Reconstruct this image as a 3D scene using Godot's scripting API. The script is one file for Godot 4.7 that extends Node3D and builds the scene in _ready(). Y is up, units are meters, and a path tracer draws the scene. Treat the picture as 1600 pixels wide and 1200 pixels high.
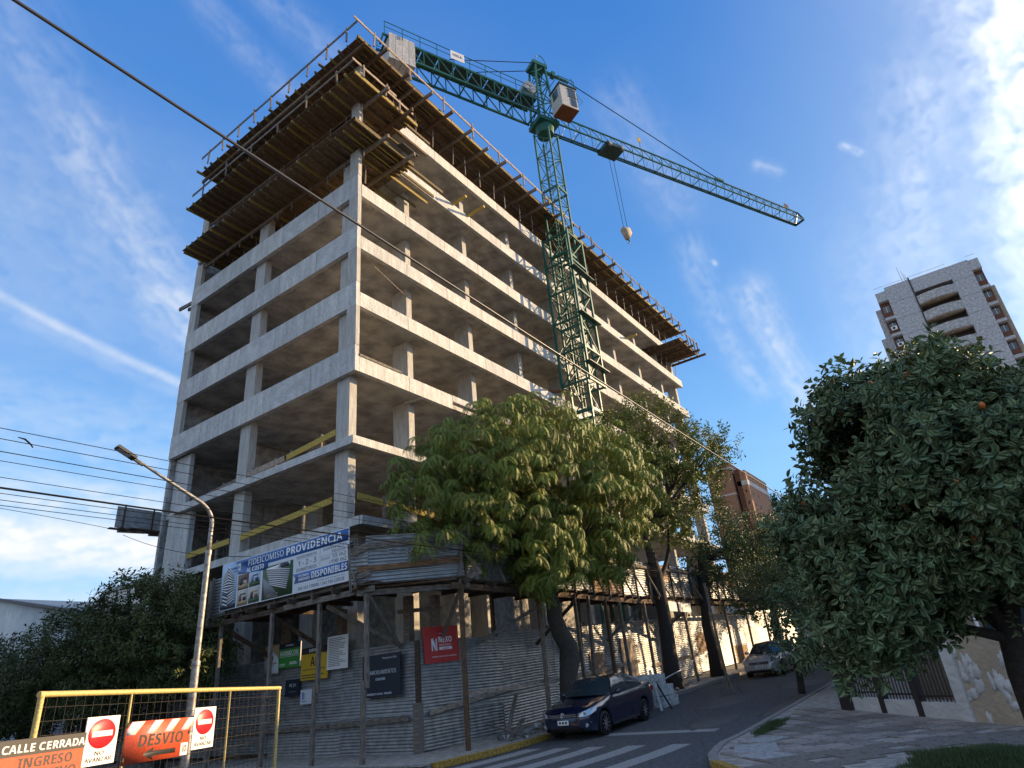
extends Node3D
# A concrete block of flats under construction at a street corner, tower crane behind, low sun from the right.
# World: +X runs along the right-hand street away from the camera, -Z along the left-hand street, y up, metres.

var F := Transform3D()            # frame in which helper coordinates are given
var M := {}                       # materials
var box_cache := {}
var tube_cache := {}
var rng := RandomNumberGenerator.new()
const EYE := Vector3(0, 1.55, 0)

func L(r: float, g: float, b: float) -> Color:
	return Color(r, g, b).linear_to_srgb()

# height of the pavements: level at the corner, then the right-hand street climbs
func g(x: float) -> float:
	var t = x - 16.0
	if t < -2.0: return 0.0
	if t < 2.0: return 0.05 * (t + 2.0) * (t + 2.0) / 8.0
	return 0.05 * minf(t, 84.0)

# ---------------------------------------------------------------- scene tree helpers
func world_of(n: Node3D) -> Transform3D:
	var t := Transform3D()
	while n != self and n != null:
		t = n.transform * t
		n = n.get_parent() as Node3D
	return t

func put(node: Node3D, parent: Node3D, xf: Transform3D) -> void:
	var w: Transform3D = F * xf
	parent.add_child(node, true)
	node.transform = w if parent == self else world_of(parent).affine_inverse() * w

func tag(o: Node3D, label: String, category: String, group := "") -> Node3D:
	o.set_meta("label", label)
	if category != "": o.set_meta("category", category)
	if group != "": o.set_meta("group", group)
	return o

func thing(called: String, label: String, category: String, at: Vector3, group := "") -> Node3D:
	var o := Node3D.new()
	o.name = called
	put(o, self, Transform3D(Basis(), at))
	tag(o, label, category, group)
	return o

func structure(called: String, at := Vector3.ZERO) -> Node3D:
	var o := Node3D.new()
	o.name = called
	put(o, self, Transform3D(Basis(), at))
	o.set_meta("kind", "structure")
	return o

func part(parent: Node3D, called: String, mesh: Mesh, m: Material, xf := Transform3D()) -> MeshInstance3D:
	var o := MeshInstance3D.new()
	o.name = called
	o.mesh = mesh
	o.material_override = m
	put(o, parent, xf)
	return o

func unit_box(size: Vector3) -> Mesh:
	var k := Vector3i((size * 1000.0).round())
	if not box_cache.has(k):
		var b := BoxMesh.new()
		b.size = Vector3(k) / 1000.0
		box_cache[k] = b
	return box_cache[k]

func box(parent: Node3D, called: String, c: Vector3, size: Vector3, m: Material, basis := Basis()) -> MeshInstance3D:
	return part(parent, called, unit_box(size), m, Transform3D(basis, c))

# box given by two opposite corners
func block(parent: Node3D, called: String, a: Vector3, b: Vector3, m: Material) -> MeshInstance3D:
	return box(parent, called, (a + b) / 2.0, (b - a).abs(), m)

func along(a: Vector3, b: Vector3, up := Vector3.UP) -> Basis:
	var z := (b - a).normalized()
	if absf(z.dot(up)) > 0.98: up = Vector3.RIGHT if absf(z.x) < 0.9 else Vector3.BACK
	var x := up.cross(z).normalized()
	return Basis(x, z.cross(x), z)

# squared timber or bar from a to b, w across and h high
func bar(parent: Node3D, called: String, a: Vector3, b: Vector3, w: float, h: float, m: Material, up := Vector3.UP) -> MeshInstance3D:
	return box(parent, called, (a + b) / 2.0, Vector3(w, h, a.distance_to(b)), m, along(a, b, up))

func tube_mesh(r0: float, r1: float, length: float, n := 8) -> Mesh:
	var k := Vector4(snappedf(r0, 0.001), snappedf(r1, 0.001), snappedf(length, 0.001), n)
	if not tube_cache.has(k):
		var c := CylinderMesh.new()
		c.bottom_radius = k.x; c.top_radius = k.y; c.height = k.z
		c.radial_segments = n; c.rings = 1
		tube_cache[k] = c
	return tube_cache[k]

func tube(parent: Node3D, called: String, a: Vector3, b: Vector3, r0: float, r1: float, m: Material, n := 8) -> MeshInstance3D:
	var d := along(a, b)
	return part(parent, called, tube_mesh(r0, r1, a.distance_to(b), n), m, Transform3D(Basis(d.x, d.z, -d.y), (a + b) / 2.0))

# ---------------------------------------------------------------- mesh building
func st_new() -> SurfaceTool:
	var st := SurfaceTool.new()
	st.begin(Mesh.PRIMITIVE_TRIANGLES)
	return st

func quad(st: SurfaceTool, a: Vector3, b: Vector3, c: Vector3, d: Vector3) -> void:   # clockwise seen from the front
	for v in [a, b, c, a, c, d]: st.add_vertex(v)

func st_box(st: SurfaceTool, c: Vector3, s: Vector3, b := Basis()) -> void:
	var h := s / 2.0
	var p := []
	for i in 8:
		p.append(c + b * Vector3(h.x if i & 1 else -h.x, h.y if i & 2 else -h.y, h.z if i & 4 else -h.z))
	quad(st, p[4], p[6], p[7], p[5]); quad(st, p[1], p[3], p[2], p[0]); quad(st, p[0], p[2], p[6], p[4])
	quad(st, p[5], p[7], p[3], p[1]); quad(st, p[2], p[3], p[7], p[6]); quad(st, p[4], p[5], p[1], p[0])

func done(st: SurfaceTool, smooth := false) -> ArrayMesh:
	if smooth: st.index()
	st.generate_normals()
	return st.commit()

# round tube through points with radii, as one smooth mesh
func sweep(points: PackedVector3Array, radii: PackedFloat32Array, n := 8) -> ArrayMesh:
	var st := st_new()
	st.set_smooth_group(0)
	var rings := []
	for i in points.size():
		var d: Vector3 = (points[mini(i + 1, points.size() - 1)] - points[maxi(i - 1, 0)]).normalized()
		var x := d.cross(Vector3(0.31, 0.17, 0.94)).normalized()
		var y := d.cross(x)
		var ring := []
		for k in n:
			var t := TAU * k / n
			ring.append(points[i] + (x * cos(t) + y * sin(t)) * radii[i])
		rings.append(ring)
	for i in points.size() - 1:
		for k in n:
			var k2 := (k + 1) % n
			quad(st, rings[i][k], rings[i][k2], rings[i + 1][k2], rings[i + 1][k])
	for k in range(1, n - 1):
		for v in [rings[0][0], rings[0][k + 1], rings[0][k]]: st.add_vertex(v)
		for v in [rings[-1][0], rings[-1][k], rings[-1][k + 1]]: st.add_vertex(v)
	st.index()
	st.generate_normals()
	return st.commit()

# flat outline (x right, y up) with a thickness, facing +z
func plate(outline: PackedVector2Array, thick: float) -> ArrayMesh:
	var st := st_new()
	var tri := Geometry2D.triangulate_polygon(outline)
	for i in range(0, tri.size(), 3):
		var a := outline[tri[i]]; var b := outline[tri[i + 1]]; var c := outline[tri[i + 2]]
		if (b - a).cross(c - a) > 0.0:
			var q := b; b = c; c = q
		for p in [a, b, c]: st.add_vertex(Vector3(p.x, p.y, thick))
		for p in [a, c, b]: st.add_vertex(Vector3(p.x, p.y, 0))
	var cw := Geometry2D.is_polygon_clockwise(outline)
	for i in outline.size():
		var a := outline[i]; var b := outline[(i + 1) % outline.size()]
		if cw: 
			var q := a; a = b; b = q
		quad(st, Vector3(a.x, a.y, 0), Vector3(a.x, a.y, thick), Vector3(b.x, b.y, thick), Vector3(b.x, b.y, 0))
	return done(st)

func rect(w: float, h: float, x := 0.0, y := 0.0) -> PackedVector2Array:
	return PackedVector2Array([Vector2(x - w / 2, y - h / 2), Vector2(x + w / 2, y - h / 2), Vector2(x + w / 2, y + h / 2), Vector2(x - w / 2, y + h / 2)])

# horizontal-wave corrugated sheet, w wide (x) and h high (y), facing +z, seen from both sides
func corrugated(w: float, h: float, pitch: float, amp: float, seed_: int) -> ArrayMesh:
	var st := st_new()
	st.set_smooth_group(0)
	var r := RandomNumberGenerator.new(); r.seed = seed_
	var rows := int(h / pitch * 6.0)
	var cols := 6
	var dent := []
	for k in cols + 1: dent.append(r.randf_range(-0.008, 0.008))
	var grid := []
	for j in rows + 1:
		var line := []
		var y := h * j / rows
		for k in cols + 1:
			var sag = dent[k] * sin(PI * j / rows)
			line.append(Vector3(w * k / cols, y, amp * cos(TAU * y / pitch) + sag))
		grid.append(line)
	for j in rows:
		for k in cols:
			quad(st, grid[j][k], grid[j + 1][k], grid[j + 1][k + 1], grid[j][k + 1])
	st.index(); st.generate_normals()
	return st.commit()

# ---------------------------------------------------------------- lettering
var font_cache := {}
func font(face: String, bold: bool) -> Font:
	var k := face + str(bold)
	if not font_cache.has(k):
		var f := SystemFont.new()
		f.font_names = PackedStringArray([face])
		f.font_weight = 700 if bold else 400
		font_cache[k] = f
	return font_cache[k]

# words centred on c (in the current frame), w wide and h tall, lying in the frame's xy plane
func words(parent: Node3D, text: String, c: Vector3, w: float, h: float, m: Material, bold := true, slant := 0.0, face := "Droid Sans") -> void:
	var t := TextMesh.new()
	t.text = text
	t.font = font(face, bold)
	t.font_size = 32
	t.pixel_size = 0.01
	t.depth = 0.02
	t.curve_step = 2.0
	t.horizontal_alignment = HORIZONTAL_ALIGNMENT_CENTER
	t.vertical_alignment = VERTICAL_ALIGNMENT_CENTER
	var bb := t.get_aabb()
	if bb.size.x < 0.001: return
	var sx := w / bb.size.x
	var sy := h / bb.size.y
	var mid := bb.get_center()
	var b := Basis(Vector3(sx, 0, 0), Vector3(slant * sy, sy, 0), Vector3(0, 0, 0.15))
	part(parent, "lettering", t, m, Transform3D(b, c - b * mid))

# ---------------------------------------------------------------- materials
func noise(seed_: int, freq: float, lo: float, hi: float, oct := 5, type := FastNoiseLite.TYPE_SIMPLEX_SMOOTH, size := 512, tint_lo := Color.WHITE, tint_hi := Color.WHITE) -> NoiseTexture2D:
	var n := FastNoiseLite.new()
	n.seed = seed_; n.frequency = freq; n.noise_type = type
	n.fractal_octaves = oct; n.fractal_gain = 0.55
	var t := NoiseTexture2D.new()
	t.noise = n; t.width = size; t.height = size; t.seamless = true
	var ramp := Gradient.new()
	ramp.offsets = PackedFloat32Array([0.15, 0.85])
	ramp.colors = PackedColorArray([Color(lo, lo, lo) * tint_lo, Color(hi, hi, hi) * tint_hi])
	t.color_ramp = ramp
	return t

func bumps(seed_: int, freq: float, strength: float, oct := 4, size := 512) -> NoiseTexture2D:
	var n := FastNoiseLite.new()
	n.seed = seed_; n.frequency = freq; n.fractal_octaves = oct
	var t := NoiseTexture2D.new()
	t.noise = n; t.width = size; t.height = size; t.seamless = true
	t.as_normal_map = true; t.bump_strength = strength
	return t

func mat(key: String, c: Color, rough := 0.85, metal := 0.0, tex: Texture2D = null, per_m := 0.5, nrm: Texture2D = null, world := true) -> StandardMaterial3D:
	var m := StandardMaterial3D.new()
	m.albedo_color = c
	m.roughness = rough
	m.metallic = metal
	if tex or nrm:
		m.uv1_triplanar = true
		m.uv1_world_triplanar = world
		m.uv1_scale = Vector3(per_m, per_m, per_m)
		m.albedo_texture = tex
		if nrm:
			m.normal_enabled = true
			m.normal_texture = nrm
	M[key] = m
	return m

func stretched(key: String, from: String, scale: Vector3) -> StandardMaterial3D:
	var m: StandardMaterial3D = M[from].duplicate()
	m.uv1_scale = scale
	M[key] = m
	return m

func make_materials() -> void:
	var tc := noise(3, 0.005, 0.86, 1.0, 6, FastNoiseLite.TYPE_SIMPLEX_SMOOTH, 1024)
	var tf := noise(5, 0.02, 0.72, 1.0, 5)
	var ts := noise(9, 0.009, 0.72, 1.0, 6, FastNoiseLite.TYPE_SIMPLEX_SMOOTH, 1024)
	var nb := bumps(11, 0.05, 3.0)
	var nf := bumps(12, 0.12, 2.0)
	mat("concrete", L(0.59, 0.585, 0.565), 0.9, 0.0, tc, 0.22, nb)
	mat("concrete_b", L(0.55, 0.545, 0.525), 0.9, 0.0, tc, 0.31, nb)
	mat("concrete_c", L(0.62, 0.61, 0.575), 0.9, 0.0, tc, 0.17, nb)
	mat("column", L(0.50, 0.48, 0.44), 0.9, 0.0, tc, 0.35, nb)
	M["column"].uv1_scale = Vector3(0.9, 0.16, 0.9)
	for k in ["concrete_b", "concrete_c"]: M[k].uv1_scale = Vector3(0.45, 0.10, 0.45)
	mat("soffit", L(0.52, 0.49, 0.45), 0.95, 0.0, ts, 0.08, nb)
	mat("dark_wall", L(0.52, 0.50, 0.47), 0.95, 0.0, ts, 0.2, nb)
	mat("asphalt", L(0.125, 0.128, 0.132), 0.9, 0.0, noise(21, 0.03, 0.7, 1.0, 5), 0.35, bumps(22, 0.35, 3.0))
	mat("asphalt_worn", L(0.155, 0.152, 0.145), 0.9, 0.0, noise(24, 0.03, 0.72, 1.0, 5), 0.5, bumps(23, 0.35, 3.0))
	mat("soil", L(0.19, 0.185, 0.18), 1.0, 0.0, ts, 0.3, nb)
	mat("pavement", L(0.44, 0.41, 0.36), 0.9, 0.0, ts, 0.4, nb)
	for i in 5:
		var k: float = [0.72, 0.86, 1.0, 1.16, 0.62][i]
		mat("slab%d" % i, L(0.40 * k, 0.35 * k, 0.30 * k), 0.9, 0.0, tf, 0.9, nf)
	mat("slab_grey", L(0.46, 0.46, 0.45), 0.9, 0.0, tf, 0.7, nf)
	mat("kerb", L(0.33, 0.31, 0.28), 0.9, 0.0, tf, 0.9, nb)
	mat("kerb_yellow", L(0.58, 0.36, 0.06), 0.8, 0.0, noise(31, 0.03, 0.55, 1.0, 5), 0.9, nb)
	mat("road_paint", L(0.60, 0.60, 0.58), 0.8, 0.0, noise(33, 0.05, 0.45, 1.0, 6), 0.8)
	var tw := noise(41, 0.012, 0.55, 1.0, 5)
	mat("wood", L(0.33, 0.255, 0.185), 0.85, 0.0, tw, 1.6, nf, false)
	M["wood"].uv1_scale = Vector3(5.0, 5.0, 0.6)
	mat("wood_grey", L(0.30, 0.255, 0.21), 0.9, 0.0, tw, 1.6, nf, false)
	M["wood_grey"].uv1_scale = Vector3(5.0, 5.0, 0.5)
	mat("wood_brown", L(0.20, 0.115, 0.06), 0.85, 0.0, tw, 1.6, nf, false)
	M["wood_brown"].uv1_scale = Vector3(5.0, 5.0, 0.5)
	mat("wood_dark", L(0.13, 0.085, 0.055), 0.9, 0.0, tw, 1.6, nf, false)
	M["wood_dark"].uv1_scale = Vector3(4.0, 4.0, 0.5)
	mat("wood_pale", L(0.55, 0.43, 0.33), 0.8, 0.0, tw, 1.6, nf, false)
	M["wood_pale"].uv1_scale = Vector3(5.0, 5.0, 0.5)
	mat("wood_orange", L(0.36, 0.19, 0.09), 0.8, 0.0, tw, 1.6, nf, false)
	M["wood_orange"].uv1_scale = Vector3(5.0, 5.0, 0.4)
	mat("joist_yellow", L(0.52, 0.38, 0.10), 0.8, 0.0, noise(43, 0.02, 0.5, 1.0, 5), 1.2, nf, false)
	mat("joist_worn", L(0.27, 0.20, 0.085), 0.85, 0.0, noise(44, 0.02, 0.45, 1.0, 5), 1.2, nf, false)
	mat("yellow_board", L(0.60, 0.43, 0.07), 0.75, 0.0, noise(45, 0.02, 0.65, 1.0, 5), 1.2, nf, false)
	mat("plywood", L(0.21, 0.135, 0.085), 0.8, 0.0, ts, 0.4, nf)
	mat("prop_steel", L(0.30, 0.27, 0.25), 0.6, 0.4, tf, 1.0)
	mat("rust", L(0.22, 0.075, 0.03), 0.9, 0.0, ts, 0.8, nb)
	var tz := noise(51, 0.012, 0.8, 1.0, 5)
	mat("zinc", L(0.50, 0.51, 0.515), 0.5, 0.75, tz, 0.5)
	mat("zinc_b", L(0.46, 0.465, 0.46), 0.55, 0.7, noise(52, 0.01, 0.72, 1.0, 6), 0.5)
	mat("zinc_rusty", L(0.42, 0.27, 0.16), 0.8, 0.2, ts, 0.7)
	mat("crane_green", L(0.02, 0.17, 0.12), 0.45, 0.0, noise(55, 0.03, 0.6, 1.0, 4), 1.0)
	mat("crane_dark", L(0.015, 0.05, 0.045), 0.5, 0.0)
	mat("cabin_white", L(0.70, 0.68, 0.62), 0.5, 0.0, tf, 0.8)
	mat("glass_dark", L(0.03, 0.045, 0.055), 0.06, 0.0)
	M["glass_dark"].metallic_specular = 0.7
	mat("steel_pale", L(0.48, 0.46, 0.43), 0.5, 0.3, noise(57, 0.02, 0.6, 1.0, 5), 0.8)
	mat("barrier_yellow", L(0.80, 0.62, 0.22), 0.5, 0.0, noise(58, 0.05, 0.7, 1.0, 5), 1.0)
	mat("wire", L(0.05, 0.042, 0.035), 0.7, 0.2)
	mat("cable", L(0.012, 0.012, 0.014), 0.8, 0.0)
	M["cable"].metallic_specular = 0.15
	mat("cable_sheen", L(0.045, 0.045, 0.05), 0.45, 0.0)
	mat("white", L(0.78, 0.78, 0.76), 0.6, 0.0, tf, 0.6)
	mat("sign_white", L(0.80, 0.80, 0.79), 0.4)
	mat("sign_red", L(0.62, 0.02, 0.03), 0.4)
	mat("sign_orange", L(0.72, 0.10, 0.035), 0.55, 0.0, noise(59, 0.02, 0.82, 1.0, 5), 1.5)
	mat("black", L(0.012, 0.012, 0.013), 0.6)
	mat("charcoal", L(0.045, 0.043, 0.042), 0.6)
	mat("ink_blue", L(0.03, 0.13, 0.38), 0.5)
	mat("banner_white", L(0.62, 0.66, 0.70), 0.55)
	mat("banner_sky", L(0.40, 0.52, 0.68), 0.55)
	mat("ink_grey", L(0.20, 0.21, 0.23), 0.6)
	mat("ink_brown", L(0.16, 0.085, 0.06), 0.6)
	mat("ink_cream", L(0.50, 0.44, 0.36), 0.6)
	mat("ink_tan", L(0.42, 0.29, 0.16), 0.6)
	mat("ink_green", L(0.05, 0.10, 0.045), 0.6)
	mat("ink_dark", L(0.03, 0.035, 0.05), 0.6)
	mat("sign_green", L(0.045, 0.27, 0.05), 0.5)
	mat("sign_yellow", L(0.62, 0.40, 0.02), 0.5)
	mat("sign_navy", L(0.012, 0.02, 0.035), 0.5)
	mat("nexo_red", L(0.55, 0.045, 0.04), 0.5)
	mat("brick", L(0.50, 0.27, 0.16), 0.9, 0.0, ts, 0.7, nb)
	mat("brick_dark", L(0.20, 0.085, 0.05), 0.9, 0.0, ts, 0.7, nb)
	mat("render_white", L(0.60, 0.60, 0.575), 0.9, 0.0, tc, 0.2, nb)
	mat("render_blue", L(0.40, 0.46, 0.55), 0.9, 0.0, tc, 0.2, nb)
	mat("render_beige", L(0.46, 0.38, 0.28), 0.9, 0.0, tc, 0.25, nb)
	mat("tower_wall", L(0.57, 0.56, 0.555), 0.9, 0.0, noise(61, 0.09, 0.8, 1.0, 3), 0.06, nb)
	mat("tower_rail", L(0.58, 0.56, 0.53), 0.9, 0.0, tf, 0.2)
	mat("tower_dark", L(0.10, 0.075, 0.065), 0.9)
	mat("dark_paint", L(0.03, 0.022, 0.022), 0.55)
	mat("bark", L(0.105, 0.085, 0.068), 0.95, 0.0, ts, 1.0, bumps(71, 0.06, 8.0))
	M["bark"].uv1_scale = Vector3(1.6, 0.5, 1.6)
	mat("bark_dark", L(0.055, 0.043, 0.036), 0.95, 0.0, ts, 1.0, bumps(72, 0.06, 8.0))
	mat("orange_fruit", L(0.75, 0.20, 0.03), 0.5)
	mat("grass", L(0.06, 0.095, 0.03), 0.8)
	mat("tyre", L(0.018, 0.018, 0.018), 0.85)
	mat("rim", L(0.42, 0.42, 0.43), 0.35, 0.7)
	mat("chrome", L(0.75, 0.75, 0.76), 0.12, 0.95)
	mat("lamp_glass", L(0.55, 0.57, 0.58), 0.12, 0.4)
	mat("tail_red", L(0.35, 0.01, 0.01), 0.2)
	for p in [["car_blue", L(0.006, 0.013, 0.040)], ["car_silver", L(0.40, 0.43, 0.47)]]:
		mat(p[0], p[1], 0.3, 0.35 if p[0] == "car_silver" else 0.15)
		M[p[0]].clearcoat_enabled = true
		M[p[0]].clearcoat = 1.0
		M[p[0]].clearcoat_roughness = 0.06
	for p in [["leaf_main", L(0.155, 0.195, 0.028)], ["leaf_airy", L(0.17, 0.205, 0.05)], ["leaf_orange", L(0.13, 0.19, 0.11)], ["leaf_dark", L(0.085, 0.11, 0.036)], ["leaf_far", L(0.10, 0.14, 0.06)]]:
		mat(p[0], p[1], 0.6)
		M[p[0]].vertex_color_use_as_albedo = true
		M[p[0]].backlight_enabled = true
		M[p[0]].backlight = Color(0.20, 0.26, 0.05)
		M[p[0]].cull_mode = BaseMaterial3D.CULL_DISABLED
	for p in [["zinc", 1], ["zinc_b", 1], ["zinc_rusty", 1], ["grass", 1]]:
		M[p[0]].cull_mode = BaseMaterial3D.CULL_DISABLED

# ---------------------------------------------------------------- camera, sky, sun
func sky_image() -> Image:
	var w := 2048; var h := 1024
	var im := Image.create(w, h, false, Image.FORMAT_RGBAF)
	im.fill(Color(0.33, 0.32, 0.30))
	var n1 := FastNoiseLite.new(); n1.seed = 4; n1.frequency = 0.10; n1.fractal_octaves = 5
	var n2 := FastNoiseLite.new(); n2.seed = 8; n2.frequency = 0.34; n2.fractal_octaves = 4
	var n3 := FastNoiseLite.new(); n3.seed = 15; n3.frequency = 0.028; n3.fractal_octaves = 5
	# clouds: azimuth and elevation of both ends, half width, strength, how ragged
	var cl := [
		[100.0, 35.4, 60.0, 23.5, 0.42, 0.40, 0.35], [100.0, 34.8, 60.0, 22.9, 0.9, 0.16, 0.5],
		[83.0, 46.0, 76.1, 41.0, 2.8, 0.14, 0.8], [76.1, 41.0, 71.5, 36.6, 2.6, 0.22, 0.8], [71.5, 36.6, 66.0, 31.5, 3.0, 0.24, 0.8], [66.0, 31.5, 60.0, 26.0, 2.6, 0.30, 0.9],
		[95.0, 42.0, 74.0, 33.0, 8.0, 0.14, 0.5], [100.0, 21.0, 55.0, 19.0, 4.0, 0.20, 0.6],
		[120.0, 13.2, 55.0, 11.6, 2.3, 0.85, 0.45], [120.0, 17.0, 60.0, 14.5, 2.4, 0.45, 0.6], [120.0, 4.5, 50.0, 6.5, 3.5, 0.55, 0.4],
		[-25.0, 52.0, -18.5, 38.0, 4.6, 0.5, 1.2], [-18.5, 38.0, -14.5, 27.0, 4.0, 0.62, 1.2], [-14.5, 27.0, -13.0, 17.0, 4.0, 0.60, 1.0],
		[-9.5, 38.0, -3.5, 28.0, 3.0, 0.16, 0.9], [-31.0, 42.0, -28.0, 14.0, 9.0, 0.75, 0.7], [-3.0, 27.0, 0.0, 16.0, 4.5, 0.16, 0.7],
		[9.6, 29.0, 7.2, 17.0, 1.5, 0.24, 0.9], [13.9, 34.0, 12.6, 25.0, 1.2, 0.13, 1.0], [12.6, 26.0, 11.0, 21.0, 1.2, 0.14, 1.0],
		[-2.0, 37.1, -3.1, 36.0, 0.24, 0.22, 1.8], [5.4, 38.5, 3.8, 37.4, 0.45, 0.14, 1.5], [12.0, 32.3, 11.9, 32.1, 0.18, 0.4, 0.8],
		[17.5, 47.0, 14.0, 38.0, 2.0, 0.10, 0.8], [64.0, 56.0, 46.0, 50.0, 1.3, 0.10, 0.9], [70.0, 54.0, 50.0, 46.0, 1.0, 0.10, 0.9],
	]
	var sun := Vector3(1.4, 0.48, 1.0).normalized()
	for j in h / 2:
		var el := (0.5 - (j + 0.5) / h) * 180.0
		var live := []
		for c in cl:
			if el > minf(c[1], c[3]) - c[4] * 3.0 and el < maxf(c[1], c[3]) + c[4] * 3.0: live.append(c)
		var k := clampf(el / 62.0, 0.0, 1.0)
		var base: Color
		var stops := [Color(0.50, 0.66, 0.82), Color(0.160, 0.425, 0.76), Color(0.090, 0.275, 0.61), Color(0.058, 0.208, 0.52), Color(0.036, 0.165, 0.475), Color(0.026, 0.140, 0.44)]
		var s := k * 5.0
		var i0 := mini(int(s), 4)
		base = stops[i0].lerp(stops[i0 + 1], s - i0)
		var ce := cos(deg_to_rad(el)); var se := sin(deg_to_rad(el))
		for i in w:
			var lon := ((i + 0.5) / w - 0.25) * TAU          # 0 looks to +x, a quarter turn to +z
			var d := Vector3(cos(lon) * ce, se, sin(lon) * ce)
			var az := rad_to_deg(atan2(-d.z, d.x))
			var col := base
			var near := maxf(0.0, d.dot(sun))
			col = col.lerp(Color(1.0, 1.05, 1.1), 0.5 * pow(near, 7.0))
			var a := 0.0
			# thin cirrus, made denser out of view to lift the shade
			var px := d.x / (d.y + 0.25) * 14.0; var pz := d.z / (d.y + 0.25) * 14.0
			var wide := n3.get_noise_2d(px * 0.8 + pz * 0.5, pz * 2.2 - px)
			a += clampf(wide * 1.0 + 0.30, 0.0, 0.75) * lerpf(0.10, 1.0, clampf(maxf(-20.0 - az, az - 92.0) / 12.0, 0.0, 1.0))
			var most := 0.0
			if live.size():
				var f1 := n1.get_noise_2d(az * 2.6 + el * 1.4, el * 5.0 - az * 1.2)
				var f2 := n2.get_noise_2d(az * 2.4, el * 3.4)
				for c in live:
					var cx := ce
					var vx: float = (c[2] - c[0]) * cx; var vy: float = c[3] - c[1]
					var wx: float = (az - c[0]) * cx; var wy: float = el - c[1]
					var t := clampf((wx * vx + wy * vy) / (vx * vx + vy * vy), 0.0, 1.0)
					var q: float = Vector2(wx - vx * t, wy - vy * t).length() / c[4]
					if q < 2.6:
						var len_ := sqrt(vx * vx + vy * vy)
						var s1: float = (wx * vx + wy * vy) / len_; var s2: float = (wx * vy - wy * vx) / len_
						var fib := n2.get_noise_2d(s1 * 0.7 + c[0] * 3.0 + f1 * 2.0, s2 * 5.5 / sqrt(c[4]) + f1 * 3.0)
						var e: float = exp(-q * q) * (1.0 + c[6] * (0.9 * f1 + 1.0 * fib + 0.25 * f2))
						most = maxf(most, c[5] * e)
			a = clampf(a + most, 0.0, 1.0)
			var lit := Color(0.93, 0.95, 0.97) * (0.74 + 2.4 * pow(near, 14.0))  # cloud bank near the sun, largely out of view, brightened to lift the shade
			col = col.lerp(lit, a)
			col.a = 1.0
			im.set_pixel(i, j, col)
	return im

func make_light() -> void:
	var cam := Camera3D.new()
	cam.name = "camera"
	add_child(cam)
	# photograph: horizon tilted by almost six degrees, lens pitched 25 degrees up
	cam.transform = Transform3D(Basis(Vector3(0.58838, -0.08948, 0.80361), Vector3(-0.29662, 0.90068, 0.31747), Vector3(-0.75221, -0.42517, 0.50340)), EYE)
	cam.fov = 62.28
	cam.far = 1500.0
	cam.current = true
	var e := Environment.new()
	e.background_mode = Environment.BG_SKY
	var sm := PanoramaSkyMaterial.new()
	sm.panorama = ImageTexture.create_from_image(sky_image())
	sm.energy_multiplier = SKY_POWER
	e.sky = Sky.new()
	e.sky.sky_material = sm
	e.tonemap_mode = Environment.TONE_MAPPER_LINEAR
	e.tonemap_exposure = EXPOSURE
	e.sdfgi_enabled = true
	e.ssao_enabled = true
	e.ssil_enabled = true
	var we := WorldEnvironment.new()
	we.name = "environment"
	we.environment = e
	add_child(we)
	var sun := DirectionalLight3D.new()
	sun.name = "sun"
	add_child(sun)
	sun.look_at_from_position(Vector3(1.4, 0.48, 1.0) * 50.0, Vector3.ZERO)
	sun.light_color = Color(1.0, 0.86, 0.66)
	sun.light_energy = SUN_POWER
	sun.light_angular_distance = 0.5
	sun.shadow_enabled = true

const EXPOSURE := 1.8
const SKY_POWER := 0.8
const SUN_POWER := 1.6

# ---------------------------------------------------------------- ground, road, pavements
const BX := 14.78      # left-hand facade plane
const BZ := -17.11     # right-hand facade plane
const BEND := 54.0     # far end of the right-hand facade
const BBACK := -30.7   # party wall at the left end

func strip(x0: float, x1: float, step: float, za: Callable, zb: Callable, lift: float) -> ArrayMesh:
	var st := st_new()
	var n := int(ceil((x1 - x0) / step))
	for i in n:
		var a := x0 + (x1 - x0) * i / n
		var b := x0 + (x1 - x0) * (i + 1) / n
		quad(st, Vector3(a, g(a) + lift, za.call(a)), Vector3(b, g(b) + lift, za.call(b)), Vector3(b, g(b) + lift, zb.call(b)), Vector3(a, g(a) + lift, zb.call(a)))
	return done(st)

# kerb line of the near corner pavement
const CORNER := [[15.4, -5.68], [14.6, -5.55], [13.4, -5.25], [12.5, -4.88], [11.7, -4.28], [10.7, -3.3], [9.6, -2.0], [8.4, -0.5], [7.4, 1.2], [6.9, 3.0]]
func near_kerb(x: float) -> float:
	if x >= 15.4: return -5.7
	for i in CORNER.size() - 1:
		if x <= CORNER[i][0] and x >= CORNER[i + 1][0]:
			var t = (x - CORNER[i + 1][0]) / (CORNER[i][0] - CORNER[i + 1][0])
			return lerpf(CORNER[i + 1][1], CORNER[i][1], t)
	return 3.0

func kerb_stones(parent: Node3D, pts: Array, yellow_to: float, width: float) -> void:
	# individual stones along a line of [x, z] points; the pavement lies to the left of the walking direction
	for i in pts.size() - 1:
		var a := Vector3(pts[i][0], 0, pts[i][1]); var b := Vector3(pts[i + 1][0], 0, pts[i + 1][1])
		var n := maxi(1, int(round(a.distance_to(b) / 1.0)))
		for k in n:
			var p: Vector3 = a.lerp(b, (k + 0.008) / n); var q: Vector3 = a.lerp(b, (k + 0.992) / n)
			p.y = g(p.x) - 0.045 + rng.randf_range(-0.006, 0.006); q.y = g(q.x) - 0.045
			bar(parent, "kerb_stone", p, q, width, 0.13, M["kerb_yellow"] if p.x < yellow_to else M["kerb"])

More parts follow.
